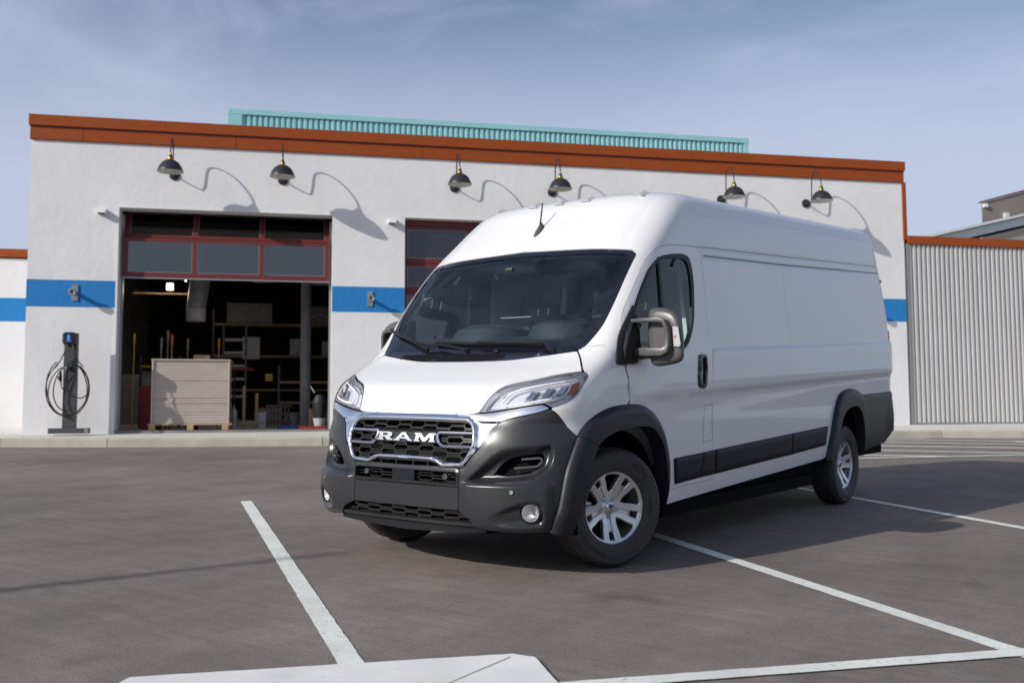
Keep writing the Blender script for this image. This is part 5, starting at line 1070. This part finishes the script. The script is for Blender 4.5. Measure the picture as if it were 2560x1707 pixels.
for sx in (-.655,-.24,0,.24,.655):
    z_=2.445+.016*(1-abs(sx)/.66)+.03; yy=.80+.14*(abs(sx)/.66)**2
    px=Vector(smap(np.array(sx),np.array(2.48)))
    Mx=Matrix.Translation(px+Vector((0,.0,-.004)))@Matrix.Rotation(math.radians(14),4,'X')
    a=MB(); a.add([Mx@Vector(v) for v in [(-.042,-.05,0),(.042,-.05,0),(.046,.07,0),(-.046,.07,0),(-.026,-.010,.030),(.026,-.010,.030),(.026,.036,.030),(-.026,.036,.030)]],[(0,3,2,1),(4,5,6,7),(0,1,5,4),(1,2,6,5),(2,3,7,6),(3,0,4,7)])
    ml=a.build('marker_light',M['clear'],VAN,smooth=None)
    q=MB(); q.tube([Mx@Vector((-.006,.01,.014)),Mx@Vector((.006,.01,.014))],.006,8); q.build('bulb',M['bulbd'],ml)
    q=MB(); q.box((-.034,-.03,-.003),(.034,.055,.004),Mx); q.build('reflector_base',M['refl'],ml,smooth=None)
# ---- mirrors
def mirror_side(sx):
    f=lambda x,y,z:Vector((sx*x if sx>0 else -(x-.11*min(1,max(0,(x-1.0)/.1))),y,z))
    mb=MB(); root=None
    sail=U(cs([(.122,1.629),(.03,1.535),(-.060,1.43),(-.114,1.322),(-.124,1.275),(-.10,1.258),(0,1.258),(.132,1.286),(.17,1.32),(.15,1.45),(.135,1.56),(.122,1.629)],3)[:-1])
    so_=panel('side_mirror',sail,M['black'],VAN,res=.02,off=.022,gap=0,skirt=.028,mirror=sx<0,disp=lambda s,t:-.012*(1-sstep(0,.02,pdist(s,t,sail))))
    a=MB(); a.tube([f(1.02,.02,1.40),f(1.045,.03,1.40)],[.0,.001],6)
    foot=MB(); foot.rbox((.0,.0,0),(1,1,1),.3,None) if False else None
    # mount foot
    vs=[]; prof=[(1.255,-.05,.10,1.015),(1.27,-.085,.115,1.05),(1.36,-.075,.12,1.058),(1.46,-.02,.13,1.056),(1.52,.03,.135,1.045),(1.545,.06,.13,1.02)]
    for z,y0,y1,x in prof: vs+=[f(1.0,y0,z),f(x,y0+.02,z),f(x,y1-.01,z),f(1.0,y1,z)]
    m_=MB(); m_.add(vs,[(i*4+k,i*4+(k+1)%4,(i+1)*4+(k+1)%4,(i+1)*4+k) for i in range(len(prof)-1) for k in range(4)]+[(0,1,2,3),tuple(len(vs)-4+k for k in range(4))])
    m_.build('mirror_mount',M['black'],so_,smooth=40,bevel=.006)
    out=[(1.106,1.487),(1.108,1.575),(1.120,1.603),(1.155,1.616),(1.225,1.612),(1.285,1.590),(1.322,1.550),(1.338,1.504),(1.352,1.440),(1.358,1.341),(1.356,1.304),(1.335,1.274),(1.269,1.256),(1.176,1.247),(1.138,1.260),(1.122,1.287),(1.106,1.366)]
    out=smooth2(out,3); cx,cz=1.23,1.43
    rings=[(.112,.62),(.114,.80),(.122,.90),(.138,.96),(.17,1.0),(.225,1.0),(.248,.98),(.252,.95)]; h=MB(); n=len(out)
    for y,sc in rings: h.v+=[tuple(f(cx+(a_-cx)*sc-.55*max(0,y-.13),y,cz+(b_-cz)*sc)) for a_,b_ in out]
    for i in range(len(rings)-1):
        for k in range(n): h.f.append((i*n+k,i*n+(k+1)%n,(i+1)*n+(k+1)%n,(i+1)*n+k)); h.mi.append(0)
    h.f+=[tuple(range(n)),tuple((len(rings)-1)*n+k for k in range(n))[::-1]]; h.mi+=[0,0]
    h.build('mirror_housing',M['mhouse'],so_,smooth=60)
    # C-shaped bracket in front of the housing
    def bar(path,w,hh,name,m):
        b=MB(); vs=[];k=len(path)
        for i,(x,y,z) in enumerate(path):
            p0=Vector(path[max(i-1,0)]);p1=Vector(path[min(i+1,k-1)]); t=(p1-p0).normalized(); up=Vector((0,1,0)).cross(t).normalized(); dd=Vector((0,1,0)); hh_=hh[i] if hasattr(hh,'__len__') else hh
            for c,d in ((-1,-1),(1,-1),(1,1),(-1,1)): q=Vector((x,y,z))+up*c*hh_+dd*d*w; vs.append(f(*q))
        b.add(vs,[(i*4+q,i*4+(q+1)%4,(i+1)*4+(q+1)%4,(i+1)*4+q) for i in range(k-1) for q in range(4)]+[(0,1,2,3),tuple((k-1)*4+q for q in range(4))])
        return b.build(name,m,so_,smooth=40,bevel=.004)
    bar([(1.02,.085,1.532),(1.12,.075,1.533),(1.215,.075,1.531),(1.250,.08,1.522),(1.266,.085,1.49),(1.272,.09,1.43),(1.272,.09,1.37),(1.262,.085,1.345),(1.235,.08,1.332),(1.14,.08,1.336),(1.03,.085,1.338)],.030,[.012,.0125,.0125,.0125,.0125,.0125,.0135,.020,.022,.024,.024],'mirror_bracket',M['mplast'])
    bar([(1.02,.12,1.503),(1.06,.11,1.507)],.02,.012,'bracket_stub',M['mplast'])
    ln=[(1.296,1.489),(1.335,1.487),(1.352,1.377),(1.343,1.363),(1.304,1.367)]
    g=MB(); g.prism(ln,.098,.135,lambda a_,b_,d:f(a_-.002-.3*(d-.098),d,b_)); lo=g.build('turn_signal_lens',M['turn'],so_,smooth=None,bevel=.004)
    g=MB(); g.prism([(1.306,1.42),(1.317,1.42),(1.317,1.434),(1.306,1.434)],.095,.12,lambda a_,b_,d:f(a_,d,b_)); g.build('amber_bulb',M['amber'],lo,smooth=None)
    g=MB(); g.prism([(cx+(a_-cx)*.9,cz+(b_-cz)*.9) for a_,b_ in out],.252,.256,lambda a_,b_,d:f(a_-.065,d,b_)); g.build('mirror_glass',M['mirror'],so_,smooth=None)
mirror_side(1); mirror_side(-1)
# ---- wheels
ZX=Matrix(((0,0,1,0),(0,1,0,0),(-1,0,0,0),(0,0,0,1)))   # local +Z -> world +X, local +X -> world -Z
ZX=Matrix(((0,0,1,0),(1,0,0,0),(0,1,0,0),(0,0,0,1)))    # X->Y, Y->Z, Z->X
Z180=Matrix.Rotation(math.pi,4,'Z')
w0=D_.objects.new('wheel',None); COL.objects.link(w0); w0.parent=VAN; w0.empty_display_size=.1
st=math.radians(-21)
w0.matrix_local=Matrix.Translation((.868,0,.370))@Matrix.Rotation(st,4,'Z')@ZX
ty=tyre_meshes().build('tyre',M['tyre'],w0,smooth=40)
arc_text('NEXEN',.040,.284,math.radians(52),w0,M['tyretxt'],'tyre_lettering'); arc_text('ROADIAN CT8 HL',.030,.288,math.radians(228),w0,M['tyretxt'],'tyre_lettering'); arc_text('LT225/75R16',.018,.262,math.radians(0),w0,M['tyretxt'],'tyre_lettering')
rim_parts(w0)
for ch in w0.children:
    if not ch.name.startswith(('tyre','lettering')): ch.scale=(1.055,1.055,1.0)
for mw in (Matrix.Translation((-.868,0,.370))@Matrix.Rotation(st,4,'Z')@Z180@ZX, Matrix.Translation((.882,4.035,.370))@ZX@Matrix.Rotation(.4,4,'Z'), Matrix.Translation((-.882,4.035,.370))@Z180@ZX):
    w=D_.objects.new('wheel',None); COL.objects.link(w); w.parent=VAN; w.matrix_local=mw; w.empty_display_size=.1
    for ch in list(w0.children):
        c=ch.copy(); COL.objects.link(c); c.parent=w
# ---- underbody and wheel housings
for yy,K_,rad in ((-.03,0,.50),(4.03,.15,.44)):
    for sx in (-1,1):
        wh=MB(); n=20; vs=[]
        for x in (.56,.985 if yy<1 else .98):
            for k in range(n+1):
                a=math.radians(-12+204*k/n); vs.append((sx*x,yy-rad*math.cos(a)*(.93 if yy<1 else .80),.36+K_*.55+rad*math.sin(a)*.98))
        wh.add(vs,[(k,k+1,n+2+k,n+1+k) for k in range(n)]+[tuple(range(n+1))]); wh.build('wheel_housing',M['deep'],VAN)
ub=MB(); ub.box((-.55,-.78,.26),(.55,.55,.72)); ub.box((-.86,.56,.30),(.86,3.55,.47)); ub.box((-.55,3.55,.36),(.55,5.15,.62)); ub.box((-.95,4.55,.42),(.95,5.2,.6)); ub.build('underbody',M['deep'],VAN,smooth=None)
rl=MB()
for sx in (-1,1): rl.box((sx*.90-.03,.62,.235),(sx*.90+.03,3.35,.33)); rl.box((sx*.62-.04,.6,.22),(sx*.62+.04,2.6,.32))
for yy in (.75,1.35,1.9,2.6,3.1): rl.box((-.85,yy,.25),(.85,yy+.05,.30))
rl.build('chassis_rail',M['deep'],VAN,smooth=None)
ax=MB(); ax.tube([(-.8,4.035,.34),(.8,4.035,.34)],.05,12); ax.build('rear_axle',M['deep'],VAN)
# ---- cab interior
db=MB(); prof=[(-.20,1.30),(-.12,1.40),(.05,1.455),(.22,1.47),(.34,1.43),(.40,1.30),(.42,.95),(.30,.9),(-.1,.9)]
db.prism(prof,-.93,.93,lambda a,b,d:(d,a,b)); dbo=db.build('dashboard',M['cabin'],VAN,smooth=40,bevel=.01)
bn=MB(); bn.lathe([(0,.13),(.10,.125),(.16,.10),(.19,.03),(.20,-.05)],24,Matrix.Translation((.42,.16,1.43))@Matrix.Scale(1.25,4,(1,0,0))); bn.build('instrument_hood',M['cabin'],dbo)
bn=MB(); bn.lathe([(0,.13),(.12,.125),(.21,.09),(.25,.02),(.26,-.05)],24,Matrix.Translation((-.14,.10,1.42))@Matrix.Scale(1.15,4,(1,0,0))); bn.build('dash_top_tray',M['cabin'],dbo)
bn=MB(); bn.rbox((-.15,.24,1.46),(.11,.27,1.60),.012); bn.build('centre_screen',M['gloss'],dbo)
bn=MB(); bn.rbox((-.155,.235,1.598),(.115,.275,1.606),.004); bn.build('screen_rim',M['cabing'],dbo)
sw=MB(); SWM=Matrix.Translation((.44,.50,1.50))@Matrix.Rotation(math.radians(38),4,'X'); k=36
sw.tube([SWM@Vector((.185*math.cos(a),.185*math.sin(a),0)) for a in np.linspace(0,2*math.pi,k,endpoint=False)],.016,10,closed=True)
sw.lathe([(0,.04),(.05,.035),(.065,.0),(.05,-.05),(.04,-.14)],16,SWM.copy()@Matrix.Rotation(math.pi,4,'X'))
for a in (10,170,270): 
    a=math.radians(a); sw.tube([SWM@Vector((.05*math.cos(a),.05*math.sin(a),.0)),SWM@Vector((.18*math.cos(a),.18*math.sin(a),0))],.018,8)
sw.build('steering_wheel',M['cabin'],VAN)
for sx,nm in ((.46,'driver'),(-.42,'p')):
    s0=MB(); Mb=Matrix.Translation((sx,1.02,1.06))@Matrix.Rotation(math.radians(-10),4,'X')
    s0.rbox((-.25,.35-.95,.78-.9+.0),(.25,-.02,.06),.06); 
    s0=MB(); s0.rbox((sx-.25,.48,.92),(sx+.25,1.02,1.08),.07); seat=s0.build('seat',M['seat'],VAN)
    b=MB(); b.rbox((-.25,-.07,0),(.25,.07,.62),.065,Mb); b.build('seat_back',M['seat'],seat)
    b=MB(); b.rbox((-.15,-.055,.69),(.15,.055,.92),.05,Mb); b.build('headrest',M['seat'],seat)
    b=MB(); b.tube([Mb@Vector((-.05,0,.58)),Mb@Vector((-.05,0,.75))],.008,6); b.tube([Mb@Vector((.05,0,.58)),Mb@Vector((.05,0,.75))],.008,6); b.build('headrest_post',M['satin'],seat)
pt=MB(); pt.box((-.84,1.42,.5),(.84,1.44,2.30)); po_=pt.build('bulkhead',M['cabing'],VAN,smooth=None)
pt=MB(); pt.rbox((-.50,1.405,1.70),(.12,1.419,2.10),.006); pt.build('bulkhead_window',M['gloss'],po_)
for sx in (-1,1):
    pp=MB(); pp.add([(sx*.90,1.05,1.2),(sx*.93,1.05,1.2),(sx*.86,1.02,2.0),(sx*.83,1.02,2.0),(sx*.90,1.40,1.2),(sx*.93,1.40,1.2),(sx*.86,1.40,2.0),(sx*.83,1.40,2.0)],[(0,1,2,3),(4,7,6,5),(0,4,5,1),(3,2,6,7),(0,3,7,4),(1,5,6,2)]); pp.build('door_pillar_trim',M['cabinl'],VAN,smooth=None)
    pa=U([(-.05,1.46),(.34,1.93)])
    gh_=MB(); P0=[(.935,1.80),(.93,1.70),(.925,1.62)]; stube(gh_,[(sx*a,b) for a,b in [(.90,1.83),(.905,1.76),(.905,1.68),(.90,1.60)]],.012,[-.05,-.075,-.075,-.05]); gh_.build('grab_handle',M['cabing'],VAN)
    panel('pillar_trim',[(.885,1.985),(.90,1.86),(.90,1.64),(.875,1.52)]+U([(-.02,1.45),(.02,1.50),(.12,1.63),(.22,1.76),(.345,1.89)])+[(.98,2.0)],M['ptrim'],VAN,res=.05,off=-.045,gap=0,skirt=0,mirror=sx<0)
